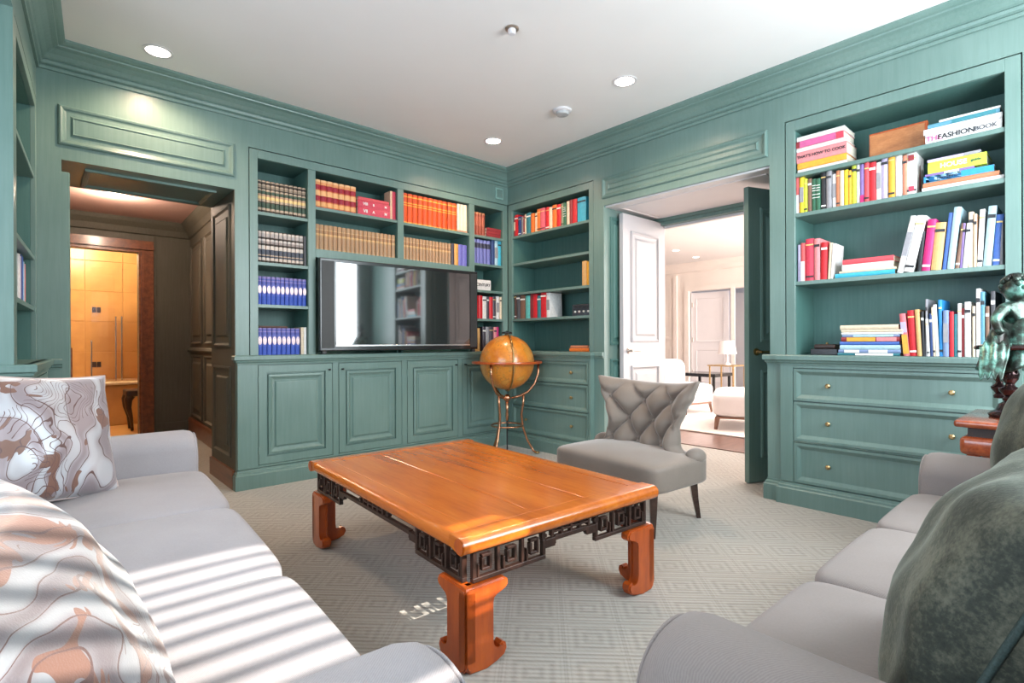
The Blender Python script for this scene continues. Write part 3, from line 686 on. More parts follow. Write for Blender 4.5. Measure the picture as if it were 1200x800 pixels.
R2b=[(-2.693,0.026,0.225,'red_white',0),(-2.722,0.024,0.223,'yellow',0),(-2.746,0.02,0.209,'lime',0),(-2.768,0.022,0.205,'brown',0),(-2.792,0.022,0.198,'dkgreen',0),(-2.815,0.024,0.194,'dkgreen',0),(-2.841,0.028,0.228,'black',0),(-2.872,0.028,0.227,'grey',0),(-2.902,0.021,0.202,'white',0),(-2.924,0.02,0.217,'rust',0),(-2.944,0.021,0.212,'cream',0),(-2.967,0.02,0.211,'yellow',0),(-2.988,0.016,0.202,'amber',0),(-3.005,0.024,0.241,'lime',0),(-3.03,0.016,0.232,'white',0),(-3.047,0.021,0.223,'purple',0),(-3.07,0.023,0.225,'coral',0),(-3.093,0.033,0.221,'red',0),(-3.127,0.023,0.214,'white',0),(-3.151,0.031,0.242,'lavender',0),(-3.185,0.03,0.245,'amber',0),(-3.217,0.031,0.248,'white',0),(-3.25,0.021,0.221,'salmon',0),(-3.267,0.045,0.231,'white_fat',0)]
R2c=[(-2.709,0.017,0.229,'lavender',0),(-2.727,0.024,0.237,'red_white',0),(-2.754,0.046,0.259,'crimson',0),(-2.803,0.032,0.254,'pink',0),(-2.837,0.035,0.225,'red',0.02),(-2.876,0.015,0.218,'cream',0.05),(-2.891,0.016,0.211,'white',0.06),(-3.222,0.028,0.311,'white',0.209),(-3.252,0.044,0.304,'white',0.208),(-3.312,0.017,0.215,'black',0.091),(-3.331,0.037,0.274,'magenta',0.109),(-3.371,0.044,0.25,'tan',0.094),(-3.419,0.018,0.296,'blue',0.098),(-3.439,0.029,0.319,'ltblue',0.098),(-3.471,0.018,0.232,'brown',0.121),(-3.491,0.01,0.231,'purple',0.064),(-3.502,0.019,0.228,'white',0.081),(-3.523,0.02,0.284,'cream',0.013),(-3.544,0.013,0.27,'peach',0.011),(-3.558,0.021,0.289,'white',0.042),(-3.581,0.032,0.298,'ltblue',0.077),(-3.616,0.027,0.251,'blue',0.069),(-3.644,0.012,0.244,'grey',0.006)]
R2d=[(-3.251,0.028,0.233,'pink_yellow',-0.083),(-3.28,0.032,0.249,'red',-0.052),(-3.314,0.02,0.252,'tan',-0.048),(-3.335,0.012,0.241,'black',-0.027),(-3.348,0.006,0.306,'grey',0),(-3.355,0.013,0.2,'white',-0.037),(-3.369,0.012,0.228,'dkblue',-0.024),(-3.381,0.01,0.262,'cream',-0.034),(-3.392,0.015,0.275,'white',-0.044),(-3.408,0.015,0.299,'brtblue',-0.021),(-3.423,0.023,0.242,'slateblue',0),(-3.448,0.018,0.235,'red',0),(-3.467,0.013,0.221,'teal',0),(-3.482,0.015,0.275,'white',0),(-3.498,0.011,0.249,'maroon',0),(-3.51,0.025,0.281,'white',0),(-3.54,0.012,0.258,'cream',0),(-3.555,0.017,0.346,'white',0),(-3.572,0.016,0.329,'steel',0),(-3.59,0.015,0.255,'brown',0),(-3.61,0.017,0.329,'dkgrey',0)]
R1a=[(-0.032,0.043,0.22,'maroon',0),(-0.075,0.044,0.213,'red',0),(-0.127,0.036,0.188,'dkblue',0),(-0.165,0.028,0.182,'grey',0),(-0.196,0.021,0.187,'maroon',0),(-0.219,0.02,0.194,'cream',0),(-0.241,0.063,0.201,'teal',0),(-0.307,0.046,0.186,'orange',0),(-0.356,0.03,0.183,'cream',0),(-0.392,0.043,0.211,'orange',0),(-0.436,0.059,0.211,'pinkred',0),(-0.5,0.044,0.21,'red',0),(-0.545,0.042,0.201,'cream',0),(-0.591,0.053,0.211,'orange',0),(-0.644,0.05,0.206,'red',0),(-0.697,0.029,0.207,'greygreen',0),(-0.728,0.032,0.206,'dkgreen',0),(-0.763,0.033,0.213,'cream',0),(-0.798,0.035,0.218,'maroon',0),(-0.835,0.051,0.216,'red',0),(-0.894,0.097,0.215,'cyan',0)]
R1d=[(-0.042,0.053,0.255,'dkbrown',0),(-0.099,0.045,0.245,'dkgrey',0),(-0.148,0.068,0.227,'brown',0),(-0.224,0.057,0.222,'turq',0),(-0.284,0.044,0.238,'maroon',0),(-0.33,0.055,0.228,'red',0),(-0.389,0.045,0.211,'teal',0),(-0.437,0.07,0.243,'red',0),(-0.503,0.046,0.228,'white',-0.032)]
R1c=[(-0.95,0.07,0.225,'tan',0)]
B4b=[(-0.396,0.204,0.242,'x'),(-0.189,0.043,0.253,'dkblue'),(-0.143,0.038,0.249,'ltblue'),(-0.102,0.045,0.248,'cyan')]
B4d=[(-0.393,0.042,0.222,'red'),(-0.349,0.046,0.225,'red'),(-0.3,0.048,0.217,'white'),(-0.248,0.028,0.219,'dk'),(-0.218,0.044,0.215,'red'),(-0.17,0.038,0.224,'dk'),(-0.129,0.036,0.226,'white'),(-0.087,0.044,0.222,'cream')]
B4e=[(-0.393,0.059,0.222,'tan'),(-0.3,0.035,0.237,'dk'),(-0.263,0.042,0.237,'grey'),(-0.22,0.051,0.238,'dk'),(-0.166,0.034,0.236,'pink'),(-0.131,0.034,0.237,'magenta')]
B3b=[(-1.167,0.502,0.159,'x'),(-0.664,0.032,0.178,'dk'),(-0.629,0.045,0.181,'or'),(-0.58,0.052,0.181,'bl'),(-0.526,0.05,0.184,'bl')]
B2a=[(-1.931,0.333,0.217,'x'),(-1.596,0.297,0.177,'stack'),(-1.292,0.022,0.243,'cream'),(-1.268,0.034,0.243,'red')]
SHELFTXT = {'R2b': 'second shelf of the right bookcase', 'R2c': 'third shelf of the right bookcase', 'R2d': 'lowest row of the right bookcase', 'R1a': 'corner bookcase top shelf',
 'R1d': 'corner bookcase fourth shelf', 'B4b': 'narrow bay second shelf', 'B4d': 'narrow bay fourth shelf', 'B4e': 'narrow shelf behind the globe'}
def row(key, M, z, rows, s_is_neg=True, blockpat=None, y=.03):
    prev = None; first = True; seen = {}; curx = -99
    for i, r in enumerate(rows):
        x, w, h, col = r[:4]; lean = math.atan(r[4]) if len(r) > 4 else 0
        if s_is_neg: x = -x
        w = max(.008, w*math.cos(lean)-.0008)
        nm = CNAME.get(col, col); size = 'tall' if h > .27 else ('thick' if w > .04 else ('slim' if w < .018 else ''))
        where = SHELFTXT[key]
        lab = (size+' ' if size and size not in nm else '')+nm+' book'
        if lean and abs(lean) > .05: lab = 'leaning '+lab
        lab += ' at left end' if prev is None else ' just right of the '+prev+' one'
        if i == len(rows)-1: lab += ', last in row'
        if (lab in seen): lab += ' and left of '+CNAME.get(rows[i+1][3], rows[i+1][3]) if i+1 < len(rows) else ''
        seen[lab] = 1
        lab += ', '+where
        ws = lab.split()
        if len(ws) > 12: lab = lab.replace(' just right of the ', ' right of ').replace(' one,', ',').replace(' of the right bookcase', ', right bookcase').replace(' at left end', ' at left')
        bl = None; rnd = random.random()
        dark = sum(COL[col]) < .75
        if col == 'red_white': bl = [(.0, .52, bmat('white'))]
        elif col == 'dkgreen': bl = [(.55, .92, WINK), (.08, .2, WINK)] if False else [(.62, .64, WINK), (.70, .72, WINK), (.78, .80, WINK), (.5, .52, WINK), (.4, .42, WINK)]
        elif col == 'pink_yellow': bl = [(.05, .5, bmat('amber')), (.55, .8, bmat('lavender'))]
        elif col == 'purple' and key == 'R2b': bl = [(0.01, .2, bmat('magenta'))]
        elif rnd < .35: bl = [(.80, .86, WINK if dark else INK)]
        elif rnd < .6: bl = [(.08, .12, WINK if dark else INK), (.84, .87, GOLD)]
        elif rnd < .75: bl = [(.30, .72, bmat('cream' if dark else 'grey'))] if w > .018 else None
        o = book(M, x, z+.0008, w, h, col, lab, group='books on the '+where, lean=lean, blocks=bl, y=y+random.uniform(-.004, .006))
        prev = nm
row('R2b', FR, 1.80, R2b); row('R2c', FR, 1.376, R2c); row('R2d', FR, .92, R2d); row('R1a', FR, 2.055, R1a[1:] if False else [(-.064, .022, .2, 'maroon')]+R1a[1:])
row('R1d', FR, 1.236, [(-.066, .030, .255, 'dkbrown')]+R1d[1:])
row('B4b', FB, 1.765, B4b[1:], False); row('B4d', FB, 1.235, B4d, False); row('B4e', FB, .92, B4e, False)
# --- titled books ---
for o in C.objects:
    if o.get('label', '').startswith('thick white book') and 'second shelf' in o['label']:
        o['label'] = 'thick white book with dark red bottle on its cover, second shelf, right bookcase'
        q = MB(); q.box(-.012, -.008, .02, .012, .0, .045); q.build('spine_label', bmat('crimson'), o)
        q = MB(); q.box(-.014, -.008, .185, .012, .0, .215); q.build('spine_label', bmat('maroon'), o)
        q = MB(); q.lathe([(.004, 0), (.022, .005), (.022, .07), (.008, .10), (.008, .14), (0.001, .142)], 12); q.xf(Matrix.Translation((.0225, .08, .03)) @ Matrix.Diagonal((.06, 1, 1, 1))); q.build('cover_picture', bmat('maroon'), o)
z = 2.0508
for th, x, L, col, kw, lab in (
    (.022, 2.712, .27, 'white', {}, 'white book with plain spine at the bottom of the cookbook stack, top shelf'),
    (.040, 2.710, .27, 'amber', dict(blocks=[(.02, .98, bmat('amber'))]), 'orange cookbook near the bottom of its stack, top shelf'),
    (.070, 2.706, .275, 'pink', dict(title="THAT'S HOW TO COOK", tsize=.024, bold=True), 'thick pink cookbook lettered on its spine in the stack, top shelf'),
    (.024, 2.706, .265, 'white', {}, 'white book lying on the thick pink cookbook, top shelf'),
    (.042, 2.705, .262, 'pink', dict(blocks=[(.0, .07, bmat('maroon')), (.08, .84, PINKINK), (.85, .99, bmat('crimson'))]), 'pale pink book with magenta spine lettering in the stack, top shelf'),
    (.028, 2.708, .262, 'white', {}, 'white book with blue cover on top of the cookbook stack, top shelf')):
    flat_book(FR, x, z, L, th-.001, col, lab, group='cookbook stack on the top shelf', d=.20, **kw); z += th
q = MB(); q.box(3.07, .12, 2.0505, 3.345, .145, 2.215, .003); t = q.build('box', TABLEL, loc=(3.2, .13, 2.0505)); t.matrix_world = FR @ Matrix.Translation((3.2, .13, 2.0505)); tag(t, 'burl wood panelled box standing between two book stacks, top shelf', 'box'); 
q = MB(); q.box(-.125, -.013, .012, .132, -.009, .152); q.build('burl_panel', BURL, t)
z = 2.0508
for th, x, L, col, kw, lab in (
    (.052, 3.352, .303, 'white', dict(title=[('THE', .12, .036, PINKINK), ('FASHION', .42, .036, INK), ('BOOK', .80, .030, bmat('dkgrey'))], bold=True), 'large white book with fashion lettered spine, right end of the top shelf'),
    (.030, 3.344, .312, 'white', {}, 'white book lying on the lettered fashion book, top shelf right'),
    (.022, 3.362, .285, 'steel', dict(blocks=[(.35, .95, bmat('teal'))]), 'teal blue book second from the top of the right-hand stack, top shelf'),
    (.012, 3.41, .24, 'white', {}, 'thin white book topping the right-hand stack, top shelf')):
    flat_book(FR, x, z, L, th-.001, col, lab, group='fashion book stack on the top shelf', d=.22, **kw); z += th
z = 1.8008
for th, x, L, col, kw, lab in (
    (.022, 3.336, .325, 'white', {}, 'cream white book at the bottom of the stack, second shelf right end'),
    (.024, 3.34, .305, 'rust', {}, 'rust brown book under the sky blue one, second shelf right end'),
    (.034, 3.345, .28, 'ltblue', dict(title=[('modern', .35, .026, INK)], blocks=[(.0, 1., bmat('brtblue')), (.03, .55, bmat('ltblue'))]), 'sky blue book with dark lettering in the stack, second shelf right end'),
    (.012, 3.35, .20, 'purple', dict(blocks=[(.4, .7, WINK)]), 'thin dark purple book under the lime one, second shelf right end'),
    (.060, 3.362, .235, 'lime', dict(title=[('HOUSE', .45, .034, WINK), ('guide', .83, .018, bmat('dkgreen'))], bold=True), 'thick lime green book in the stack, second shelf right end'),
    (.016, 3.36, .215, 'lavender', dict(blocks=[(.7, 1., bmat('grey'))]), 'thin lavender book on top of the lime green one, second shelf')):
    flat_book(FR, x, z, L, th-.001, col, lab, group='mixed stack on the second shelf', d=.22, **kw); z += th
z = 1.3768
for th, x, L, col, kw, lab in (
    (.027, 2.918, .295, 'cyan', {}, 'cyan book at the bottom of the short stack, third shelf'),
    (.013, 2.94, .28, 'cream', {}, 'thin cream book on the cyan one, third shelf'),
    (.036, 2.955, .25, 'white', {}, 'white book under the coral red one, third shelf stack'),
    (.030, 2.958, .25, 'coral', {}, 'coral red book on top of the short stack, third shelf')):
    flat_book(FR, x, z, L, th-.001, col, lab, group='short stack on the third shelf', d=.2, **kw); z += th
z = .9208
for th, x, L, col, kw, lab in (
    (.014, 2.93, .305, 'teal', dict(blocks=[(.3, .9, WINK)]), 'dark teal book at the bottom of the long stack, lowest row'),
    (.020, 2.935, .305, 'slateblue', dict(blocks=[(.1, .35, WINK), (.5, .8, WINK)]), 'slate blue book second from the bottom of the long stack, lowest row'),
    (.026, 2.942, .295, 'ltblue', {}, 'pale blue book in the middle of the long stack, lowest row'),
    (.020, 2.942, .29, 'blue', {}, 'royal blue book in the long stack above the pale blue one'),
    (.026, 2.95, .285, 'maroon', dict(blocks=[(.1, .6, bmat('amber')), (.62, .95, bmat('pink'))]), 'maroon book with orange spine picture in the long stack, lowest row'),
    (.014, 2.955, .28, 'slateblue', dict(blocks=[(.2, .9, bmat('ltblue'))]), 'thin grey blue book above the maroon one in the long stack'),
    (.014, 2.95, .30, 'white', {}, 'thin white book third from the top of the long stack, lowest row'),
    (.014, 2.95, .30, 'cream', {}, 'thin cream book second from the top of the long stack, lowest row'),
    (.028, 2.944, .285, 'cream', {}, 'thick cream book on top of the long stack, lowest row')):
    flat_book(FR, x, z, L, th-.001, col, lab, group='long stack on the lowest row', d=.21, **kw); z += th
def deco(name, label, cat, M, mat, x0, x1, z0, z1, y=.05, d=.1, kids=()):
    t = thing(name, label, cat, M, ((x0+x1)/2, y, z0))
    b = MB(); b.box(x0, y, z0+.0006, x1, y+d, z1, .004, 2); b.build('body', mat, t)
    return t
t = deco('box', 'small black lacquered box with dark lid beside the long stack', 'box', FR, BLACKG, 2.775, 2.925, .92, .958, .04, .12)
b = MB(); b.box(2.79, .05, .958, 2.91, .15, .985, .008, 2); b.build('lid', DARKW, t); b = MB(); b.ball((2.85, .1, .99), .008); b.build('knob', BRASS, t)
t = deco('radio', 'black table radio with white dials, corner bookcase fourth shelf', 'radio', FR, BLACKG, .80, 1.035, 1.236, 1.34, .06, .14)
for i in range(4):
    b = MB(); b.lathe([(.010, 0), (.009, .008)], 12); b.xf(Matrix.Translation((.84+.05*i, .06, 1.275)) @ Matrix.Rotation(R(90), 4, 'X')); b.build('dial', WINK, t)
b = MB()
for i in range(6): b.box(.83, .056, 1.295+.006*i, 1.01, .061, 1.298+.006*i)
b.build('speaker_grille', BLACKM, t, kind='stuff')
book(FR, .945, 1.4958, .05, .215, 'tan', 'tan book standing alone at the right end, third shelf of the corner bookcase')
book(FR, .998, 1.4958, .03, .205, 'amber', 'slim amber book beside the lone tan one, corner bookcase third shelf')
flat_book(FR, .80, .9208, .225, .03, 'orange', 'orange book lying on the counter ledge of the corner bookcase', d=.17)
flat_book(FR, .815, .9520, .20, .022, 'rust', 'rust brown book on top of the orange one on the ledge', d=.16)
# --- matching sets ---
def bandmat(name, cols, scale_z, rough=.45):
    """printed cloth spine: horizontal zones up the spine (object z)"""
    m, nt, b = newmat(name); t = N(nt, 'ShaderNodeTexCoord'); sp = N(nt, 'ShaderNodeSeparateXYZ'); nt.links.new(t.outputs['Object'], sp.inputs[0])
    r = N(nt, 'ShaderNodeValToRGB'); r.color_ramp.interpolation = 'CONSTANT'; e = r.color_ramp.elements
    e[0].position = 0; e[0].color = (*cols[0][1], 1); e[1].position = cols[1][0]; e[1].color = (*cols[1][1], 1)
    for p, c in cols[2:]: x = e.new(p); x.color = (*c, 1)
    nt.links.new(mth(nt, 'DIVIDE', sp.outputs[2], scale_z), r.inputs[0]); nt.links.new(r.outputs[0], b.inputs['Base Color']); b.inputs['Roughness'].default_value = rough; return m
dk, cr, gd, gn = (.045, .028, .022), (.50, .38, .28), (.80, .58, .26), (.06, .10, .07)
SETA = bandmat('banded_leather_green', [(0, dk), (.07, cr), (.14, gn), (.30, dk), (.33, cr), (.40, gd), (.50, (.5, .3, .2)), (.56, gn), (.66, cr), (.71, dk), (.75, (.3, .24, .18)), (.82, cr), (.86, dk), (.93, cr), (.97, dk)], .233)
SETB = bandmat('banded_leather_black', [(0, dk), (.06, (.62, .52, .45)), (.15, (.05, .06, .09)), (.20, cr), (.24, (.08, .09, .12)), (.40, (.66, .58, .52)), (.52, dk), (.58, (.35, .30, .28)), (.66, (.62, .56, .52)), (.72, dk), (.78, (.45, .40, .38)), (.90, (.62, .54, .48)), (.96, dk)], .231)
SETC = bandmat('blue_cloth_set', [(0, (.045, .10, .48)), (.30, (.08, .13, .52)), (.40, (.14, .17, .50)), (.70, (.10, .12, .42)), (.80, (.26, .22, .50)), (.84, (.10, .12, .42)), (.90, (.24, .20, .46))], .204)
SETR = bandmat('red_gilt_leather', [(0, (.60, .10, .03)), (.05, (.85, .42, .16)), (.20, (.62, .14, .05)), (.24, (.35, .01, .03)), (.42, (.88, .46, .2)), (.60, (.62, .12, .04)), (.64, (.38, .01, .03)), (.80, (.80, .32, .12)), (.90, (.88, .50, .24))], .217)
SETT = bandmat('tan_calf_leather', [(0, (.52, .33, .18)), (.06, (.44, .26, .14)), (.60, (.56, .34, .16)), (.64, (.68, .44, .20)), (.70, (.40, .21, .10)), (.84, (.62, .40, .20)), (.88, (.46, .27, .14))], .178)
SETO = bandmat('orange_morocco_leather', [(0, (.74, .34, .06)), (.05, (.66, .075, .008)), (.58, (.82, .42, .05)), (.61, (.66, .075, .008)), (.66, (.82, .42, .05)), (.69, (.64, .07, .008)), (.86, (.82, .42, .06)), (.90, (.66, .075, .008))], .26)
SETM = bandmat('maroon_cloth_set', [(0, (.30, .06, .03)), (.4, (.40, .10, .05)), (.8, (.30, .06, .03)), (.9, (.5, .2, .08))], .225)
SETV = bandmat('violet_blue_cloth_set', [(0, (.16, .17, .45)), (.62, (.03, .03, .06)), (.82, (.18, .2, .46))], .24)
ORD = 'first second third fourth fifth sixth seventh eighth ninth tenth eleventh twelfth thirteenth fourteenth fifteenth sixteenth seventeenth eighteenth nineteenth'.split()
def vset(M, x, z, W_, n, h, mat, label, group, d=.17, oval=None, jitter=.004, gap=.0045, curve=.007):
    lab = lambda i: ('leftmost of the ' if i == 0 else 'rightmost of the ' if i == n-1 else ORD[i]+' from left of the ')+label
    w = W_/n; lead = book(M, x, z+.0008, w-gap, h-.004, None, lab(0), group=group, mat=mat, d=d, lean=0, curve=curve)
    rb = MB()
    for f in (.2, .4, .6, .8): rb.tube([(-w*.40, -.002, f*h), (0, -.0085, f*h), (w*.40, -.002, f*h)], .0018, 5)
    rb.build('raised_bands', mat, lead, kind='stuff')
    if oval:
        q = MB(); q.lathe([(.0001, -.0009), (.4*w, -.0009), (.4*w, .0006)], 16); q.xf(Matrix.Translation((0, -.0078, h*.52)) @ Matrix.Rotation(R(90), 4, 'X') @ Matrix.Diagonal((1, 2.3, 1, 1))); q.build('gilt_oval', oval, lead)
    for i in range(1, n):
        dup(lead, M @ Matrix.Translation((x+w*i+(w-gap)/2, .03+random.uniform(-.002, .004), z+.0008)), lab(i))
OV = plain('pale_gilt', (.66, .50, .52), .4, .2, .2)
vset(FB, -2.352, 1.94, .350, 11, .233, SETA, 'green banded leather volumes, top shelf left of the television', 'banded leather set on the top left shelf')
vset(FB, -2.352, 1.583, .330, 11, .231, SETB, 'black and cream banded volumes, second shelf left bay', 'black banded set on the second left shelf')
book(FB, -2.020, 1.584, .016, .225, 'dkgrey', 'slim dark grey volume closing the black banded set, second shelf left bay')
vset(FB, -2.352, 1.282, .350, 11, .204, SETC, 'blue oval-stamped volumes, third shelf left bay', 'blue set on the third left shelf', oval=OV)
vset(FB, -2.352, .92, .300, 9, .197, SETC, 'blue oval-stamped volumes, lowest shelf left bay', 'blue set on the lowest left shelf', oval=OV)
book(FB, -2.046, .9208, .020, .202, 'cream', 'slim cream volume right of the blue set, lowest shelf left bay')
book(FB, -2.025, .9208, .020, .202, 'white', 'slim white volume at the right end, lowest shelf left bay')
flat_book(FB, -2.34, 1.1155, .20, .014, 'dkbrown', 'thin dark book lying across the tops of the lower blue set', d=.14, y=.04)
vset(FB, -1.938, 2.043, .338, 7, .217, SETR, 'red and gold tooled volumes above the television', 'red and gold set above the television', d=.18)
flat_book(FB, -1.592, 2.0438, .288, .062, 'crimson', 'deep red album lowest of the flat pile above the television', d=.2, y=.02, title=[('VII', .22, .036, WINK), ('A', .47, .03, WINK), ('M', .85, .03, WINK)], bold=True)
flat_book(FB, -1.592, 2.1068, .288, .052, 'crimson', 'deep red album second of the flat pile above the television', d=.2, y=.02, title=[('VIII', .22, .032, WINK), ('B', .47, .026, WINK), ('M', .85, .026, WINK)], bold=True)
flat_book(FB, -1.59, 2.1598, .275, .026, 'coral', 'thin coral red book on top of the flat red albums', d=.2, y=.02)
book(FB, -1.298, 2.0438, .020, .243, 'peach', 'slim peach book right of the flat red albums', d=.10)
book(FB, -1.276, 2.0438, .030, .24, 'crimson', 'crimson book at the right end above the television left bay', d=.11)
vset(FB, -1.938, 1.72, .690, 19, .198, SETT, 'tan leather volumes above the television, left bay', 'tan leather set above the television, left bay')
vset(FB, -1.180, 2.035, .575, 11, .262, SETO, 'orange leather volumes with gilt bands, top shelf', 'orange leather set on the top shelf', d=.2)
for i in range(3): book(FB, -.602+.038*i, 2.0358, .0365, .264, 'cream', ('left', 'middle', 'right')[i]+' one of the three ivory volumes beside the orange leather set', group='three ivory volumes', mat=plain('ivory_cover', (.82, .66, .50), .5), blocks=[(.02, .06, bmat('rust'))])
vset(FB, -1.180, 1.72, .51, 15, .198, SETT, 'tan leather volumes above the television, right bay', 'tan leather set above the television, right bay')
for x, w, c, lab in ((-.668, .030, 'dk', 'near black book right of the tan set above the television'), (-.636, .044, 'or', 'orange book among the last on the shelf above the television'), (-.590, .048, 'bl', 'violet blue book left of its twin above the television'), (-.540, .048, 'bl', 'violet blue book at the right end above the television')):
    book(FB, x, 1.7208, w, .20, c, lab)
vset(FB, -.416, 2.035, .15, 4, .225, SETM, 'upright maroon volumes, narrow bay top shelf', 'maroon volumes on the narrow top shelf')
z = 2.0358
for i, lab in enumerate(('lowest', 'middle', 'topmost')): flat_book(FB, -.258+.004*i, z, .178, .030, 'maroon', lab+' maroon book of the flat pile, narrow top shelf', d=.15); z += .031
vset(FB, -.416, 1.765, .215, 5, .235, SETV, 'violet blue volumes with black band, narrow bay', 'violet blue set in the narrow bay')
flat_book(FB, -.395, 1.5108, .19, .10, 'white', 'thick white book with CENTURY lettered spine in the narrow bay', d=.16, title=[('CENTURY', .5, .038, INK)], bold=True)
# books and small things on the left bookcase
for i, (x, w, h, c) in enumerate(((-.42, .05, .24, 'white'), (-.36, .035, .235, 'lavender'), (-.32, .045, .25, 'dkblue'), (-.27, .04, .245, 'blue'), (-.225, .05, .225, 'ltblue'), (-.165, .045, .22, 'pink'))):
    book(FL, x, 1.2108, w, h, c, CNAME.get(c, c)+' book on the third shelf of the narrow left bookcase', d=.2, y=.04)
t = deco('picture_frame', 'dark framed picture leaning on the top shelf of the left bookcase', 'picture', FL, DARKW, -.52, -.34, 1.94, 2.16, .20, .015)
b = MB(); b.box(-.50, .196, 1.96, -.36, .199, 2.14); b.build('picture', plain('faded_print', (.20, .16, .12), .5, vary=.5, nscale=20), t)
t = thing('glass_vase', 'small clear glass bud vase on the left bookcase second shelf', 'vase', FL, (-.62, .1, 1.49))
b = MB(); b.lathe([(.03, 1.4905), (.034, 1.50), (.022, 1.56), (.016, 1.62), (.026, 1.66)], 16, (-.62, .1)); b.build('body', GLASS, t, smooth=True)
b = MB(); b.lathe([(.0265, 1.658), (.0285, 1.662), (.026, 1.666), (.024, 1.662)], 16, (-.62, .1), cap=False); b.build('rim', SILVER, t, smooth=True)
# ================= television =================
TVM = Matrix.Translation((-1.943, -.028, .945)) @ Z4(R(-4.3))
t = thing('television', 'wide black flat television mounted between the bookshelves', 'television', TVM)
b = MB(); b.box(0, -.055, 0, 1.415, 0, .70, .006, 2); b.build('housing', BLACKG, t)
b = MB(); b.box(.122, -.0575, .045, 1.325, -.0552, .672); b.build('screen', SCREEN, t)
b = MB(); b.box(.118, -.060, .034, 1.329, -.0552, .0445, .001); b.build('screen_trim', SILVER, t)
for x0, x1 in ((.012, .108), (1.337, 1.405)):
    b = MB(); b.box(x0, -.0575, .02, x1, -.0552, .68); b.build('speaker', BLACKM, t)
b = MB(); b.box(.45, .0, .2, .95, .03, .5); b.build('bracket', BLACKM, t)
b = MB(); b.box(.02, -.05, -.022, .05, -.01, -.0005); b.box(1.36, -.05, -.022, 1.39, -.01, -.0005); b.build('foot', BLACKM, t)

# ================= ceiling and wall fittings =================
for i, (x, y, lab) in enumerate(((-2.993, -.326, 'round recessed downlight above the left doorway'), (-.669, -1.91, 'round recessed downlight near the double doors'), (-.656, -.561, 'round recessed downlight near the room corner'))):
    t = thing('downlight', lab, 'light', loc=(x, y, H), group='recessed downlights')
    b = MB(); b.lathe([(.062, H-.0005), (.078, H-.0005), (.078, H-.004), (.062, H-.005)], 28, (x, y), cap=False); b.build('trim_ring', WHITE, t, smooth=40)
    b = MB(); b.lathe([(.0001, H-.0030), (.061, H-.0030), (.061, H-.0012)], 28, (x, y)); b.build('lamp_lens', BULB, t)
    l = lamp('downlight_lamp', 'SPOT', (x, y, H-.02), (0, 0, 0), 38, (1, .70, .48), .05, spot_size=R(150), spot_blend=.6)
t = thing('downlight', 'round recessed downlight in the pink hall ceiling', 'light', loc=(-3.0, 1.95, 2.36))
b = MB(); b.lathe([(.07, 2.3595), (.085, 2.3595), (.085, 2.355), (.07, 2.354)], 24, (-3.0, 1.95), cap=False); b.build('trim_ring', WHITE, t)
b = MB(); b.lathe([(.0001, 2.357), (.069, 2.357), (.069, 2.3585)], 24, (-3.0, 1.95)); b.build('lamp_lens', BULB, t)
lamp('downlight_lamp', 'POINT', (-3.0, 1.95, 2.25), (0, 0, 0), 22, (1, .78, .60), .06)
lamp('bathroom_lamp', 'POINT', (-3.1, 3.9, 2.3), (0, 0, 0), 60, (1, .80, .52), .15)
for x, y in ((5.3, 1.3), (6.3, 1.45)):
    t = thing('downlight', 'small recessed downlight in the far salon ceiling, %s' % ('nearer one' if x < 6 else 'farther one'), 'light', loc=(x, y, H))
    b = MB(); b.lathe([(.06, H-.0005), (.075, H-.0005), (.075, H-.004), (.06, H-.005)], 20, (x, y), cap=False); b.build('trim_ring', WHITE, t)
    b = MB(); b.lathe([(.0001, H-.003), (.059, H-.003), (.059, H-.0012)], 20, (x, y)); b.build('lamp_lens', BULB, t)
x, y = -1.606, -1.856
t = thing('ceiling_sprinkler', 'small white and chrome sprinkler cap on the ceiling', 'sprinkler', loc=(x, y, H))
b = MB(); b.lathe([(.038, H-.0005), (.038, H-.006), (.03, H-.010)], 20, (x, y)); b.build('flange', NICKEL, t, smooth=40)
b = MB(); b.lathe([(.022, H-.010), (.022, H-.028), (.016, H-.034)], 16, (x, y)); b.build('cap', WHITE, t, smooth=40)
x, y = -.655, -1.348
t = thing('smoke_detector', 'round white smoke detector on the ceiling between two downlights', 'smoke detector', loc=(x, y, H))
b = MB(); b.lathe([(.068, H-.0005), (.068, H-.012), (.058, H-.018)], 24, (x, y)); b.build('base', WHITE, t, smooth=40)
b = MB(); b.lathe([(.05, H-.018), (.05, H-.026), (.044, H-.036), (.02, H-.040)], 24, (x, y)); b.build('cover', plain('grey_vent_plastic', (.45, .45, .45), .5), t, smooth=40)
t = thing('wall_speaker', 'small square pale teal grille plate above the corner shelves', 'speaker', loc=(-.118, 0, 2.47))
b = MB(); b.box(-.168, -.014, 2.415, -.068, -.0005, 2.525, .003); b.build('plate', plain('pale_teal', (.24, .40, .36), .4), t)
b = MB(); b.rings(-.152, 2.431, -.084, 2.509, [(0, -.0142), (0, -.019), (.004, -.019), (.008, -.0142)], cap=True); b.build('grille', TEAL, t)

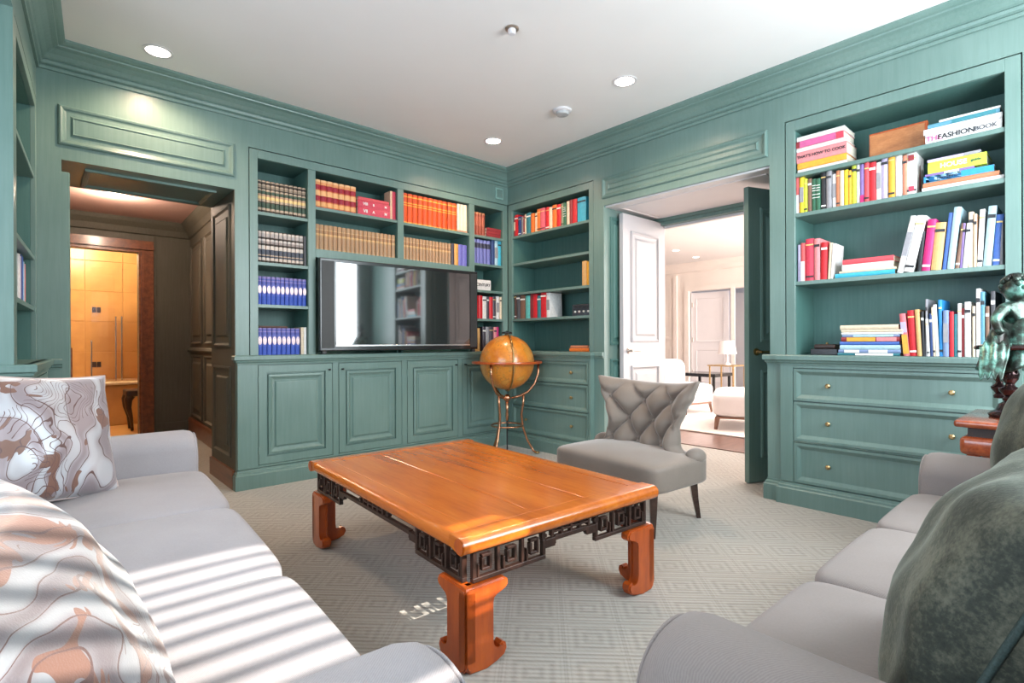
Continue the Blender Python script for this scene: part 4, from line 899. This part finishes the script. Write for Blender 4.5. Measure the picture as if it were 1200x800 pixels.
# ================= globe on stand =================
gx, gy, gz = -.37, -.40, .825
t = thing('floor_globe', 'antique amber terrestrial globe on a copper stand in the corner', 'globe', loc=(gx, gy, 0))
b = MB(); b.ball((0, 0, 0), .245, n=40); g = b.build('sphere', GLOBEM, t, smooth=True, loc=(0, 0, 0)); g.location = (0, 0, gz)
g.rotation_euler = (0, R(12), 0)
b = MB()
n = 48; ring = [(.262, -.010), (.315, -.010), (.318, .0), (.315, .010), (.262, .010)]
b.lathe([(r, gz+z) for r, z in ring]+[(.262, gz-.010)], n, (gx, gy), cap=False); b.build('horizon_ring', TABLEL, t, smooth=40)
b = MB(); pts = []
for i in range(40):
    a = 2*math.pi*i/40; pts.append((gx+.256*math.cos(a)*math.cos(R(62)), gy+.256*math.cos(a)*math.sin(R(62)), gz+.256*math.sin(a)))
b.tube(pts, .007, 8, closed=True); b.build('meridian_ring', BRASS, t, smooth=True)
b = MB(); b.lathe([(.0001, gz+.262), (.05, gz+.258), (.045, gz+.272), (.012, gz+.278), (.0001, gz+.285)], 20, (gx, gy), cap=False); b.build('finial', BLACKG, t, smooth=True)
for k in range(3):
    a = R(200+120*k); cx, sy = math.cos(a), math.sin(a)
    pts = [(gx+cx*r, gy+sy*r, z) for r, z in ((.285, gz-.012), (.282, .72), (.25, .63), (.19, .56), (.11, .52), (.04, .505))]
    b = MB(); b.tube(pts, .011, 8); b.build('cradle_arm', COPPER, t, smooth=True)
    pts = [(gx+cx*r, gy+sy*r, z) for r, z in ((.15, .535), (.145, .46), (.13, .36), (.14, .25), (.18, .13), (.235, .03), (.26, .012))]
    b = MB(); b.tube(pts, .0105, 8); b.build('leg', COPPER, t, smooth=True)
    b = MB(); b.ball((gx+cx*.27, gy+sy*.27, .012), .016, 1.6, 1.6, .7, n=10); b.build('foot', BRASS, t, smooth=True)
b = MB(); b.ball((gx, gy, .505), .034, n=14); b.lathe([(.012, .30), (.016, .34), (.012, .40), (.018, .47)], 12, (gx, gy)); b.build('hub', COPPER, t, smooth=True)
b = MB(); b.tube([(gx+.142*math.cos(2*math.pi*i/30), gy+.142*math.sin(2*math.pi*i/30), .26) for i in range(30)], .008, 8, closed=True); b.build('stretcher_ring', COPPER, t, smooth=True)
b = MB(); b.tube([(gx, gy, .0), (gx, gy, .31)], .007, 8); b.build('centre_rod', BLACKM, t)

# ================= low Chinese table =================
TM = Matrix.Translation((-2.072, -2.045, 0)) @ Z4(R(-3.2))
t = thing('coffee_table', 'large low honey coloured wooden table with scroll feet and dark fretwork apron', 'table', TM)
A, B_ = .474, .705; zt, zb = .415, .366
def bullnose(x0, y0, x1, y1): 
    pass
b = MB()
fw = .085
def roll(axis, sgn):
    """edge board with a rolled outer edge"""
    pr = []; r = (zt-zb)/2+.002; cz = (zt+zb)/2-.001
    half = A if axis == 'y' else B_
    for i in range(13):
        a = R(-90+180*i/12); pr.append((half-r+r*math.cos(a), cz+r*math.sin(a)))
    pr += [(half-fw, zt), (half-fw, zb+.012)]
    return [(sgn*u, v) for u, v in pr]
for sgn in (-1, 1):
    b = MB(); b.prism(roll('y', sgn), -B_+fw, B_-fw, 'y'); b.build('edge_board', TABLE, t, smooth=35)
    b = MB(); b.prism(roll('x', sgn), -A, A, 'x', .002); b.build('end_board', TABLE, t, smooth=35)
    for sx in (-1, 1):
        b = MB(); b.lathe([(.0001, 0), (.019, 0), (.0235, .002)], 16); b.xf(Matrix.Translation((sx*(A+.0005), sgn*(B_-.0265), (zt+zb)/2)) @ Matrix.Rotation(R(90*sx), 4, 'Y')); b.build('scroll_cap', TABLEL, t, smooth=35)
w = (2*A-2*fw)/3
for i in range(3):
    x0 = -A+fw+w*i
    b = MB(); b.box(x0+.002, -B_+fw+.002, zb+.014, x0+w-.002, B_-fw-.002, zt-.001, .0025, 1); b.build('plank', TABLE, t)
# apron: one pierced fretwork rail per side
def apron(L):
    """local: runs along x from -L to L, y thickness, z .264-.366"""
    m_ = MB(); y0, y1 = -.009, .009; T_ = .366; 
    def bx(xa, xb, za, zb_): m_.box(xa, y0, za, xb, y1, zb_, .0015)
    bx(-L, L, T_-.009, T_)
    e = .30; st = .045
    for s in (-1, 1):
        def sx(a, b2, c_, d_): bx(min(s*a, s*b2), max(s*a, s*b2), c_, d_)
        sx(L-e, L, .266, .280); sx(L-.014, L, .280, T_); sx(L-e, L-e+.014, .28, .33); sx(L-e-st, L-e+.010, .300, .314)
        sx(L-.105, L-.093, .28, T_); sx(L-.205, L-.193, .28, T_)
        # key fret scrolls inside each cell
        for c0 in (L-.093, L-.193, L-.29):
            sx(c0+.020, c0+.030, .295, T_-.02); sx(c0+.030, c0+.058, .295, .304); sx(c0+.050, c0+.060, .304, .335); sx(c0+.030, c0+.058, .337, .346)
            sx(c0+.068, c0+.076, .28, .320)
        sx(L-e+.0, L-e+.016, .33, T_)
    bx(-L+e+st, L-e-st, .318, .334); bx(-L+e, -L+e+st+.004, .306, .330); bx(L-e-st-.004, L-e, .306, .330)
    for k in (-2, -1, 0, 1, 2): bx(k*.045-.006, k*.045+.006, .334, T_)
    bx(-.09, .09, .345, .352)
    for k in (-1, 1): bx(k*.13-.012, k*.13+.012, .338, .35)
    return m_
for sgn in (-1, 1):
    m_ = apron(B_-.05); m_.xf(Matrix.Translation((sgn*(A-.035), 0, 0)) @ Z4(R(90))); m_.build('apron', DARKW, t)
    m_ = apron(A-.05); m_.xf(Matrix.Translation((0, sgn*(B_-.035), 0))); m_.build('apron', DARKW, t)
def leg_poly():
    p = [(0, .035), (.006, .015), (.02, .0), (.075, .0), (.12, .004), (.15, .016), (.160, .034), (.156, .052), (.142, .060), (.132, .052), (.128, .040), (.112, .046), (.102, .06), (.098, .08),
         (.098, .195), (.102, .212), (.115, .222), (.140, .224), (.158, .226), (.166, .236), (.164, .252), (.150, .263), (.02, .263), (.006, .258), (0, .245)]
    return p
for sx in (-1, 1):
    for sy in (-1, 1):
        m_ = MB(); p = leg_poly(); X, Y = A-.012, B_-.012
        m_.prism([(sx*(X-u), v) for u, v in p], sy*Y, sy*(Y-.042), 'y', .006)
        m_.prism([(sy*(Y-u), v) for u, v in p], sx*X, sx*(X-.042), 'x', .006)
        m_.build('leg', TABLEL, t, smooth=30)

# ================= upholstery helpers =================
def cushion_bm(sx, sy, sz, n=14, e=5.0, crown=.0, puff=.0, wr=.0, seed=0):
    """rounded box with superellipse edges, centred in xy, base at z=0"""
    m_ = MB(); bmesh.ops.create_cube(m_.bm, size=2); bmesh.ops.subdivide_edges(m_.bm, edges=m_.bm.edges, cuts=n, use_grid_fill=True)
    rr = random.Random(seed); ph = [rr.uniform(0, 6) for _ in range(6)]
    for v in m_.bm.verts:
        p = v.co; q = Vector([math.copysign(abs(c)**.85, c) for c in p]); k = (abs(q.x)**e+abs(q.y)**e+abs(q.z)**e)**(1/e); q = q/k
        # keep extents: large e stays boxy
        X, Y, Z_ = q.x*sx/2, q.y*sy/2, q.z*sz/2
        fx, fy = 1-abs(q.x)**2.2, 1-abs(q.y)**2.2
        if q.z > 0: Z_ += crown*fx*fy*min(1, q.z*1.5)
        fz = 1-q.z*q.z; X += math.copysign(puff*fz*fy, q.x)*abs(q.x)**2; Y += math.copysign(puff*fz*fx, q.y)*abs(q.y)**2
        if wr: Z_ += wr*math.sin(9*q.x+ph[0])*math.sin(7*q.y+ph[1])*fx*fy
        v.co = Vector((X, Y, Z_+sz/2))
    return m_
def pillow_bm(w, h, t, n=26, pinch=.10, wr=.006, seed=1):
    """square knife-edge cushion in the xz plane, centred, thickness along y"""
    m_ = MB(); rr = random.Random(seed); ph = [rr.uniform(0, 6.28) for _ in range(8)]
    top, bot = [], []
    for i in range(n+1):
        a, b2 = [], []
        for j in range(n+1):
            u, v = -1+2*i/n, -1+2*j/n
            x = u*(1-pinch*(1-abs(v)**2.0)*abs(u)**3*.9); z = v*(1-pinch*(1-abs(u)**2.0)*abs(v)**3*.9)
            th = max(0, (1-u*u)*(1-v*v))**.42*t/2
            wv = wr*(math.sin(5*u+3*v+ph[0])+.6*math.sin(8*v-4*u+ph[1])+.5*math.sin(11*u+ph[2]))*min(1, th*12)
            # pleats running from the corners
            wv += wr*.35*math.sin(9*math.atan2(v-math.copysign(1, v), u-math.copysign(1, u))+ph[3])*max(0, abs(u)+abs(v)-1.1)*min(1, th*20)
            edge = i in (0, n) or j in (0, n)
            p = m_.bm.verts.new((x*w/2, -th-wv if not edge else 0, z*h/2)); a.append(p)
            b2.append(p if edge else m_.bm.verts.new((x*w/2, th+wv*.7, z*h/2)))
        top.append(a); bot.append(b2)
    for i in range(n):
        for j in range(n):
            m_.bm.faces.new([top[i][j], top[i+1][j], top[i+1][j+1], top[i][j+1]])
            f = [bot[i][j], bot[i][j+1], bot[i+1][j+1], bot[i+1][j]]
            m_.bm.faces.new(f)
    edge = [tuple(top[i][0].co) for i in range(n+1)]+[tuple(top[n][j].co) for j in range(1, n+1)]+[tuple(top[i][n].co) for i in range(n-1, -1, -1)]+[tuple(top[0][j].co) for j in range(n-1, 0, -1)]
    return m_, edge
def pillow(label, M, w, h, t, mat, cord, seed, wr=.006, pinch=.1, cr=.004, group=None):
    o = bpy.data.objects.new('cushion', None); C.objects.link(o); o.matrix_world = M; OFF[o.name] = Vector(); tag(o, label, 'cushion', group)
    m_, edge = pillow_bm(w, h, t, seed=seed, wr=wr, pinch=pinch); m_.build('cover', mat, o, smooth=True)
    b = MB(); b.tube(edge, cr, 6, closed=True); b.build('piping', cord, o, smooth=True)
    return o
def arm_poly(w, h, r):
    """section of a sofa arm: straight sides, softly rolled top, overhanging outward"""
    p = [(0, 0)]
    for i in range(15):
        a = R(180-180*i/14); p.append((w/2+(w/2)*math.cos(a), h-r+r*math.sin(a)))
    p.append((w, 0)); return p
def sofa(M, label, L, D, arm_w, seat_h, arm_h, back_h, mat, n, arm_slope=.0, back_t=.20, cr=.03, leg_mat=WALNUT, group=None, arm_front=.0):
    """local frame: x along the seat 0..L, front at y=0 (facing -y), back at y=D"""
    o = bpy.data.objects.new('sofa', None); C.objects.link(o); o.matrix_world = M; OFF[o.name] = Vector(); tag(o, label, 'sofa', group)
    b = MB(); b.box(arm_w*.5, .035, .10, L-arm_w*.5, D-.02, .30, .02, 2); b.build('seat_base', mat, o, smooth=35)
    for side in (0, 1):
        b = MB(); x0 = 0 if side == 0 else L-arm_w
        p = arm_poly(arm_w, arm_h-.10, .075)
        # loft the section front to back with a rounded front face
        ys = [(0, .84), (.006, .92), (.02, .975), (.045, 1.0), (D*.5, 1.0), (D-.01, 1.0)]
        loops = []
        for k, (y, sc) in enumerate(ys):
            hh = arm_slope*(y/D)
            loops.append([b.bm.verts.new((x0+arm_w/2+(u-arm_w/2)*sc, y+arm_front, .10+(v*(1-(1-sc)*.5)) + hh*(v/(arm_h-.1)))) for u, v in p])
        for a_, c_ in zip(loops, loops[1:]):
            for k in range(len(p)): b.bm.faces.new([a_[k], a_[(k+1) % len(p)], c_[(k+1) % len(p)], c_[k]])
        b.bm.faces.new(loops[0]); b.bm.faces.new(loops[-1][::-1])
        ao = b.build('arm', mat, o, smooth=60)
        fr_ = [(x0+arm_w/2+(u-arm_w/2)*.90, arm_front+.006, .10+v*.965) for u, v in p]
        b = MB(); b.tube(fr_, .0035, 6); b.build('piping', mat, ao, smooth=True)
    b = cushion_bm(L-.02, back_t, back_h-.12, 10, 9); b.xf(Matrix.Translation((L/2, D-back_t/2, .12))); b.build('back', mat, o, smooth=True)
    inner = L-2*arm_w; cw = inner/n; sd = D-back_t+.02
    for i in range(n):
        b = cushion_bm(cw-.004, sd, seat_h-.295, 20, 13.0, crown=cr, puff=.014, wr=.0025, seed=i)
        b.xf(Matrix.Translation((arm_w+cw*(i+.5), sd/2-.012, .295))); b.build('seat_cushion', mat, o, smooth=True)
    for x in (.07, L-.07):
        for y in (.08, D-.08):
            b = MB(); b.lathe([(.018, 0), (.03, .10)], 10, (x, y)); b.build('leg', leg_mat, o)
    return o
# left sofa: faces +x, lies along the alcove wall
SL = Matrix.Translation((-3.135, -3.52, 0)) @ Z4(R(86.3))
sofa(SL, 'pale lilac grey sofa striped by sunlight, in front of the window alcove', 2.40, .86, .21, .458, .615, .74, SOFA, 3, cr=.016)
# right sofa: faces +y
SR = Matrix.Translation((-.93, -3.53, 0)) @ Z4(R(180))
sofa(SR, 'warm grey sofa with green velvet cushions on the right', 1.96, .90, .20, .458, .588, .78, SOFAR, 3, cr=.016)

# scatter cushions
def look(loc, heading, tilt, spin=0.):
    """front (-y local) points to compass heading (deg from +x), tilted back by tilt"""
    return Matrix.Translation(loc) @ Z4(R(heading+90)) @ Matrix.Rotation(R(-tilt), 4, 'X') @ Matrix.Rotation(R(spin), 4, 'Y')
pillow('silver and copper brocade cushion in the far corner of the lilac sofa', look((-3.52, -1.60, .685), -56, 17, 6), .50, .46, .17, BROC, plain('mauve_piping', (.52, .42, .40), .6), 3)
pillow('sunlit brocade cushion with large copper leaves, nearest on the lilac sofa', look((-3.52, -3.12, .60), -8, 27, -3), .54, .44, .21, BROC2, plain('mauve_piping', (.52, .42, .40), .6), 5)
pillow('smooth green velvet cushion at the far end of the warm grey sofa', look((-1.16, -3.865, .67), 106, 14, 0), .50, .48, .22, VELVET, VELVETC, 9, wr=.004, cr=.006)
pillow('crumpled green velvet cushion with corded seam, nearest on the warm grey sofa', look((-2.43, -3.885, .61), 93, 22, 4), .50, .46, .25, VELVET, VELVETC, 12, wr=.006, cr=.005)

# ================= tufted slipper chair =================
CM = Matrix.Translation((-.94, -2.12, 0)) @ Z4(R(-94))   # local -y = facing direction (towards -x)
t = thing('slipper_chair', 'low button-tufted taupe velvet chair beyond the wooden table', 'chair', CM)
SW, SD = .77, .51
b = cushion_bm(SW, SD, .155, 14, 9, crown=.035, wr=.002, seed=4); b.xf(Matrix.Translation((0, 0, .215))); b.build('seat', CHAIRF, t, smooth=True)
def backpt(u, w_):
    hw = (.325, .262, .25, .285, .335, .365); k = w_*5; i = min(4, int(k)); f = k-i; f = f*f*(3-2*f); hwid = hw[i]*(1-f)+hw[i+1]*f
    top = .785-.035*(1-u*u)+.0
    z = .335+(top-.335)*w_
    x = u*hwid; y = SD/2-.10+.13*w_-.13*abs(u)**2.2*(.35+.65*w_)
    return x, y, z
TU = 3.0; nb, mb_ = 72, 52; b = MB(); fr, bk = [], []
btn = []
for i in range(nb+1):
    a1, a2 = [], []
    for j in range(mb_+1):
        u = -1+2*i/nb; w_ = j/mb_; x, y, z = backpt(u, w_)
        # diamond tufting lattice
        P = u*TU; Q = (w_-.20)/.27
        p1 = (P+Q)/2+.25; p2 = (P-Q)/2+.25
        s1, s2 = abs(math.sin(math.pi*p1)), abs(math.sin(math.pi*p2))
        puff = (s1*s2)**.42
        edge = min(1, (1-abs(u))*4.5)*min(1, (1-w_)*7)*min(1, w_*6+.3)
        th = .012+.074*(puff*edge+(1-edge)*.45)
        e0 = math.sqrt(max(0, min(1, (1-abs(u))*9)))*math.sqrt(max(0, min(1, (1-w_)*9)))
        a1.append(b.bm.verts.new((x, y-th*(.25+.75*e0), z))); a2.append(b.bm.verts.new((x, y+.035*(.2+.8*e0)+.012, z)))
    fr.append(a1); bk.append(a2)
for i in range(nb):
    for j in range(mb_):
        b.bm.faces.new([fr[i][j], fr[i+1][j], fr[i+1][j+1], fr[i][j+1]]); b.bm.faces.new([bk[i][j], bk[i][j+1], bk[i+1][j+1], bk[i+1][j]])
for i in range(nb):
    for j in (0, mb_): b.bm.faces.new([fr[i][j], bk[i][j], bk[i+1][j], fr[i+1][j]])
for j in range(mb_):
    for i in (0, nb): b.bm.faces.new([fr[i][j], fr[i][j+1], bk[i][j+1], bk[i][j]])
b.build('backrest', CHAIRF, t, smooth=True)
bm0 = None
for Qi in (0, 1, 2):
    w_ = .20+.27*Qi
    for k in range(-4, 5):
        # nodes where both lattice families vanish
        P = k*1.0+(.5 if Qi % 2 == 0 else -.5)
        p1 = (P+Qi)/2+.25
        if abs(math.sin(math.pi*p1)) > .02 or abs(math.sin(math.pi*((P-Qi)/2+.25))) > .02: continue
        u = P/TU
        if abs(u) > .85: continue
        x, y, z = backpt(u, w_)
        if bm0 is None:
            q = MB(); q.ball((0, 0, 0), .011, 1, .6, 1, n=10); o = q.build('button', CHAIRF, t, smooth=True, loc=(0, 0, 0)); bm0 = o.data
        else: o = bpy.data.objects.new('button', bm0); C.objects.link(o); o.parent = t
        o.location = (x, y-.026, z)
for sx in (-1, 1):
    b = MB(); b.ball((sx*(SW/2-.045), SD/2-.09, .365), .05, 1, 1.5, .95, n=14); b.build('arm_roll', CHAIRF, t, smooth=True)
    for sy, spl in ((-1, .015), (1, .045)):
        b = MB(); x, y = sx*(SW/2-(.05 if sy < 0 else .09)), sy*(SD/2-.05)
        b.tube([(x, y, .235), (x+sx*.004, y+sy*spl*.35, .12), (x+sx*.008, y+sy*spl, .0)], lambda q_: .030-.014*q_, 4); b.build('leg', WALNUT, t)

# ================= end table and bronze lamp =================
ex0, ex1, ey0, ey1 = -.74, -.20, -4.12, -3.575
t = thing('end_table', 'red lacquered wooden end table beside the warm grey sofa', 'table', loc=((ex0+ex1)/2, (ey0+ey1)/2, 0))
b = MB(); b.box(ex0, ey0, .652, ex1, ey1, .68, .010, 3); b.build('tabletop', LACQ, t, smooth=40)
b = MB(); b.box(ex0+.04, ey0+.04, .615, ex1-.04, ey1-.04, .652); b.build('neck', DARKW, t)
b = MB(); b.box(ex0+.015, ey0+.015, .54, ex1-.015, ey1-.015, .615, .02, 3); b.build('apron', LACQ, t, smooth=40)
for x in (ex0+.03, ex1-.08):
    for y in (ey0+.03, ey1-.08):
        b = MB(); b.prism([(x, .0), (x+.05, .0), (x+.042, .05), (x+.045, .54), (x+.005, .54), (x+.008, .05)], y, y+.045, 'y', .004); b.build('leg', LACQ, t)
b = MB(); b.box(ex0+.05, ey0+.05, .14, ex1-.05, ey1-.05, .16, .004); b.build('shelf', LACQ, t)
lx, ly, lz = -.47, -3.76, .68
t = thing('bronze_figure', 'green bronze statue of a seated draped child on a turned pedestal, on the end table', 'statue', loc=(lx, ly, lz))
b = MB(); b.lathe([(.105, lz+.0005), (.11, lz+.012), (.10, lz+.022), (.085, lz+.03), (.075, lz+.055), (.05, lz+.07), (.035, lz+.078)], 24, (lx, ly)); b.build('base', DBRONZE, t, smooth=40)
BAL = [(.022, .075), (.026, .085), (.016, .095), (.034, .115), (.036, .125), (.018, .135), (.014, .145), (.026, .165), (.030, .185), (.024, .205), (.014, .225), (.012, .24), (.022, .25), (.022, .258), (.014, .265), (.014, .275), (.026, .285)]
def slim(pr, k): return [(r*k, z) for r, z in pr]
b = MB(); b.lathe([(r, lz+z) for r, z in BAL], 18, (lx-.085, ly+.03)); b.build('baluster', DBRONZE, t, smooth=40)
b = MB(); b.lathe([(r, lz+z) for r, z in BAL], 18, (lx+.075, ly-.055)); b.build('baluster', DBRONZE, t, smooth=40)
b = MB(); b.lathe([(r, lz+z) for r, z in slim(BAL, .8)], 18, (lx+.04, ly+.075)); b.build('baluster', DBRONZE, t, smooth=40)
b = MB(); b.lathe([(.15, lz+.285), (.155, lz+.292), (.15, lz+.302), (.13, lz+.308)], 28, (lx, ly)); b.build('seat_plate', DBRONZE, t, smooth=40)
b = MB(); b.lathe([(.12, lz+.030), (.125, lz+.06), (.12, lz+.075)], 24, (lx, ly), cap=False)
bm_ = b.bm; bm_.free()
# body grown from a joint skeleton; the child leans towards the room
def skin(name, pts, edges, rad, mat, parent, sub=2):
    me = bpy.data.meshes.new(name); off = OFF[parent.name]
    me.from_pydata([Vector(p)-off for p in pts], edges, []); me.materials.append(mat)
    o = bpy.data.objects.new(name, me); C.objects.link(o); o.parent = parent
    sk = o.modifiers.new('skin', 'SKIN'); sk.use_smooth_shade = True
    for i, r in enumerate(rad): me.skin_vertices[0].data[i].radius = (r, r) if not isinstance(r, tuple) else r
    me.skin_vertices[0].data[0].use_root = True
    ss = o.modifiers.new('sub', 'SUBSURF'); ss.levels = sub; ss.render_levels = sub
    return o
def P(dx, dy, dz): return (lx+dx, ly+dy, lz+.305+dz)
pts = [P(0, 0, .045), P(-.004, .004, .10), P(-.012, .008, .155), P(-.022, .012, .185),   # pelvis, waist, chest, neck
       P(-.055, .05, .150), P(-.095, .075, .105), P(-.125, .06, .06), P(-.128, .045, .045),    # right arm reaching to the lap
       P(.03, -.045, .150), P(.045, -.085, .10), P(.01, -.10, .05), P(-.01, -.10, .04),
       P(-.03, .04, .035), P(-.10, .07, .05), P(-.135, .06, -.04), P(-.16, .07, -.085),        # legs
       P(-.02, -.045, .035), P(-.09, -.05, .045), P(-.12, -.05, -.05), P(-.15, -.055, -.09)]
ed = [(0, 1), (1, 2), (2, 3), (2, 4), (4, 5), (5, 6), (6, 7), (2, 8), (8, 9), (9, 10), (10, 11), (0, 12), (12, 13), (13, 14), (14, 15), (0, 16), (16, 17), (17, 18), (18, 19)]
rd = [.055, .048, .052, .022, .026, .020, .016, .012, .026, .020, .016, .012, .040, .030, .022, .012, .040, .030, .022, .012]
me_off = None
body = skin('body', pts, ed, rd, BRONZE, t)
b = MB(); hx, hy, hz = P(-.032, .016, .232)
b.ball((0, 0, 0), .050, .92, .86, 1.08, n=24)
for v in b.bm.verts:
    p = v.co
    # the face looks along -x +y: brow, nose, chin
    d = Vector((-.85, .45, -.25)).normalized(); a = p.normalized().dot(d)
    if a > .96: p += d*.010
    if .80 < a < .93 and -.012 < p.z < .016: p -= d*.004
b.xf(Matrix.Translation((hx, hy, hz))); hd = b.build('head', BRONZE, t, smooth=True)
b = MB(); rr = random.Random(5)
for k in range(90):
    th, ph_ = rr.uniform(0, 6.28), rr.uniform(-.15, 1.5); d = Vector((math.cos(th)*math.cos(ph_), math.sin(th)*math.cos(ph_), math.sin(ph_)))
    if d.dot(Vector((-.85, .45, -.1))) > .62: continue
    b.ball((hx+d.x*.050, hy+d.y*.047, hz+d.z*.055), .0125, n=6)
b.build('hair', BRONZE, t, smooth=True, kind='stuff')
# drapery: a cloth thrown over the lap, hanging to the left in folds
b = MB(); grid = []; nu, nv = 34, 18
for i in range(nu+1):
    row_ = []
    for j in range(nv+1):
        s_ = i/nu; v_ = j/nv
        # spine of the cloth from shoulder to the hanging tip
        key = [P(.06, -.03, .14), P(.02, .03, .085), P(-.07, .06, .075), P(-.15, .07, .02), P(-.20, .07, -.05), P(-.235, .075, -.12)]
        k = s_*5; q0 = min(4, int(k)); f = k-q0; c_ = Vector(key[q0]).lerp(Vector(key[q0+1]), f)
        wd = .17*(1-.45*s_); off_ = (v_-.5)*wd
        fold = .010*math.sin(v_*22+s_*4)*(.5+s_)
        row_.append(b.bm.verts.new((c_.x+fold*.4, c_.y+off_*.75, c_.z-abs(off_)*(.75 if s_ < .6 else .2)+fold)))
    grid.append(row_)
for i in range(nu):
    for j in range(nv): b.bm.faces.new([grid[i][j], grid[i+1][j], grid[i+1][j+1], grid[i][j+1]])
dr = b.build('drapery', BRONZE, t, smooth=True); sm = dr.modifiers.new('th', 'SOLIDIFY'); sm.thickness = .006
b = MB(); grid = []
for i in range(25):
    row_ = []
    for j in range(15):
        a = R(60+200*i/24); v_ = j/14; r_ = .10+.055*v_+.010*math.sin(i*1.9)*(v_+.2)
        row_.append(b.bm.verts.new((lx+.01+r_*math.cos(a)*(1.0), ly+r_*math.sin(a)*.9, lz+.305+.10-.20*v_+.012*math.sin(i*.9))))
    grid.append(row_)
for i in range(24):
    for j in range(14): b.bm.faces.new([grid[i][j], grid[i+1][j], grid[i+1][j+1], grid[i][j+1]])
dr = b.build('drapery', BRONZE, t, smooth=True); sm = dr.modifiers.new('th', 'SOLIDIFY'); sm.thickness = .006

# ================= salon furniture =================
SALWOOD = wood('brown_beech_leg', (.12, .05, .03), (.20, .09, .05), (.28, .13, .08), .35)
def salon_seat(loc, heading, label, w, d, h, back=0., name='armchair', cat='chair'):
    M = Matrix.Translation(loc) @ Z4(R(heading+90)); t = thing(name, label, cat, M)
    b = cushion_bm(w, d, h-.14, 10, 7, crown=.02); b.xf(Matrix.Translation((0, 0, .14))); b.build('seat', SALONF, t, smooth=True)
    if back:
        b = cushion_bm(w, .16, back-.16, 10, 4.5); b.xf(Matrix.Translation((0, d/2-.04, .16))); b.build('backrest', SALONF, t, smooth=True)
    b = MB(); b.box(-w/2+.04, -d/2+.04, .125, w/2-.04, d/2-.04, .15); b.build('frame', SALWOOD, t)
    for sx in (-1, 1):
        for sy in (-1, 1):
            x, y = sx*(w/2-.06), sy*(d/2-.06); b = MB(); b.tube([(x, y, .14), (x+sx*.02, y+sy*.02, 0)], lambda q_: .030-.012*q_, 4); b.build('leg', SALWOOD, t)
    return t
salon_seat((2.72, -1.18, 0), 115, 'cream upholstered ottoman with wooden legs beyond the doors', .95, .75, .42, name='ottoman', cat='ottoman')
salon_seat((3.35, .02, 0), -100, 'white slipper chair beyond the doors, left of the ottoman', .62, .62, .40, .74)
salon_seat((3.0, .86, 0), -60, 'white rounded chair half hidden by the white door', .6, .6, .40, .80)
b = MB(); b.box(1.95, -2.9, .0005, 5.6, 2.2, .012, .004); tag(b.build('rug', RUG, loc=(3.5, 0, 0)), 'large cream rug on dark parquet beyond the double doors', 'rug')
for o in list(C.objects):
    if o.get('label', '').find('beyond the doors') >= 0 or o.get('label', '').startswith('white rounded chair'): o.location.z = .0125
t = thing('console_table', 'low black console table near the far salon wall', 'table', loc=(5.9, .95, 0))
b = MB(); b.box(5.6, .7, .36, 6.3, 1.4, .42, .005); b.build('tabletop', BLACKG, t)
for x in (5.63, 6.23):
    for y in (.73, 1.33): b = MB(); b.box(x, y, 0, x+.04, y+.04, .36); b.build('leg', BLACKG, t)
t = thing('side_table', 'bronze framed side table with glass top in the salon', 'table', loc=(5.0, .15, .0125))
for x in (4.85, 5.25):
    for y in (.0, .4): b = MB(); b.box(x, y, .0125, x+.02, y+.02, .60); b.build('leg', BRASS, t)
b = MB(); b.box(4.83, -.02, .60, 5.29, .44, .62, .003); b.build('tabletop', BRASS, t)
t = thing('table_lamp', 'white shaded lamp on the bronze side table in the salon', 'lamp', loc=(5.05, .2, .62))
b = MB(); b.lathe([(.06, .6205), (.05, .64), (.015, .66), (.012, .85)], 14, (5.05, .2)); b.build('base', WHITE, t, smooth=40)
b = MB(); b.lathe([(.15, .80), (.11, 1.02)], 20, (5.05, .2), cap=False); b.build('shade', SALONF, t, smooth=True)
t = thing('mirror', 'tall white framed mirror at the end of the salon corridor', 'mirror', loc=(9.08, 2.0, 1.2))
b = MB(); b.box(9.04, 1.35, .9, 9.095, 2.1, 2.0, .01); b.build('frame', WHITE, t); b = MB(); b.box(9.034, 1.43, .98, 9.039, 2.02, 1.92); b.build('glass', SILVER, t)
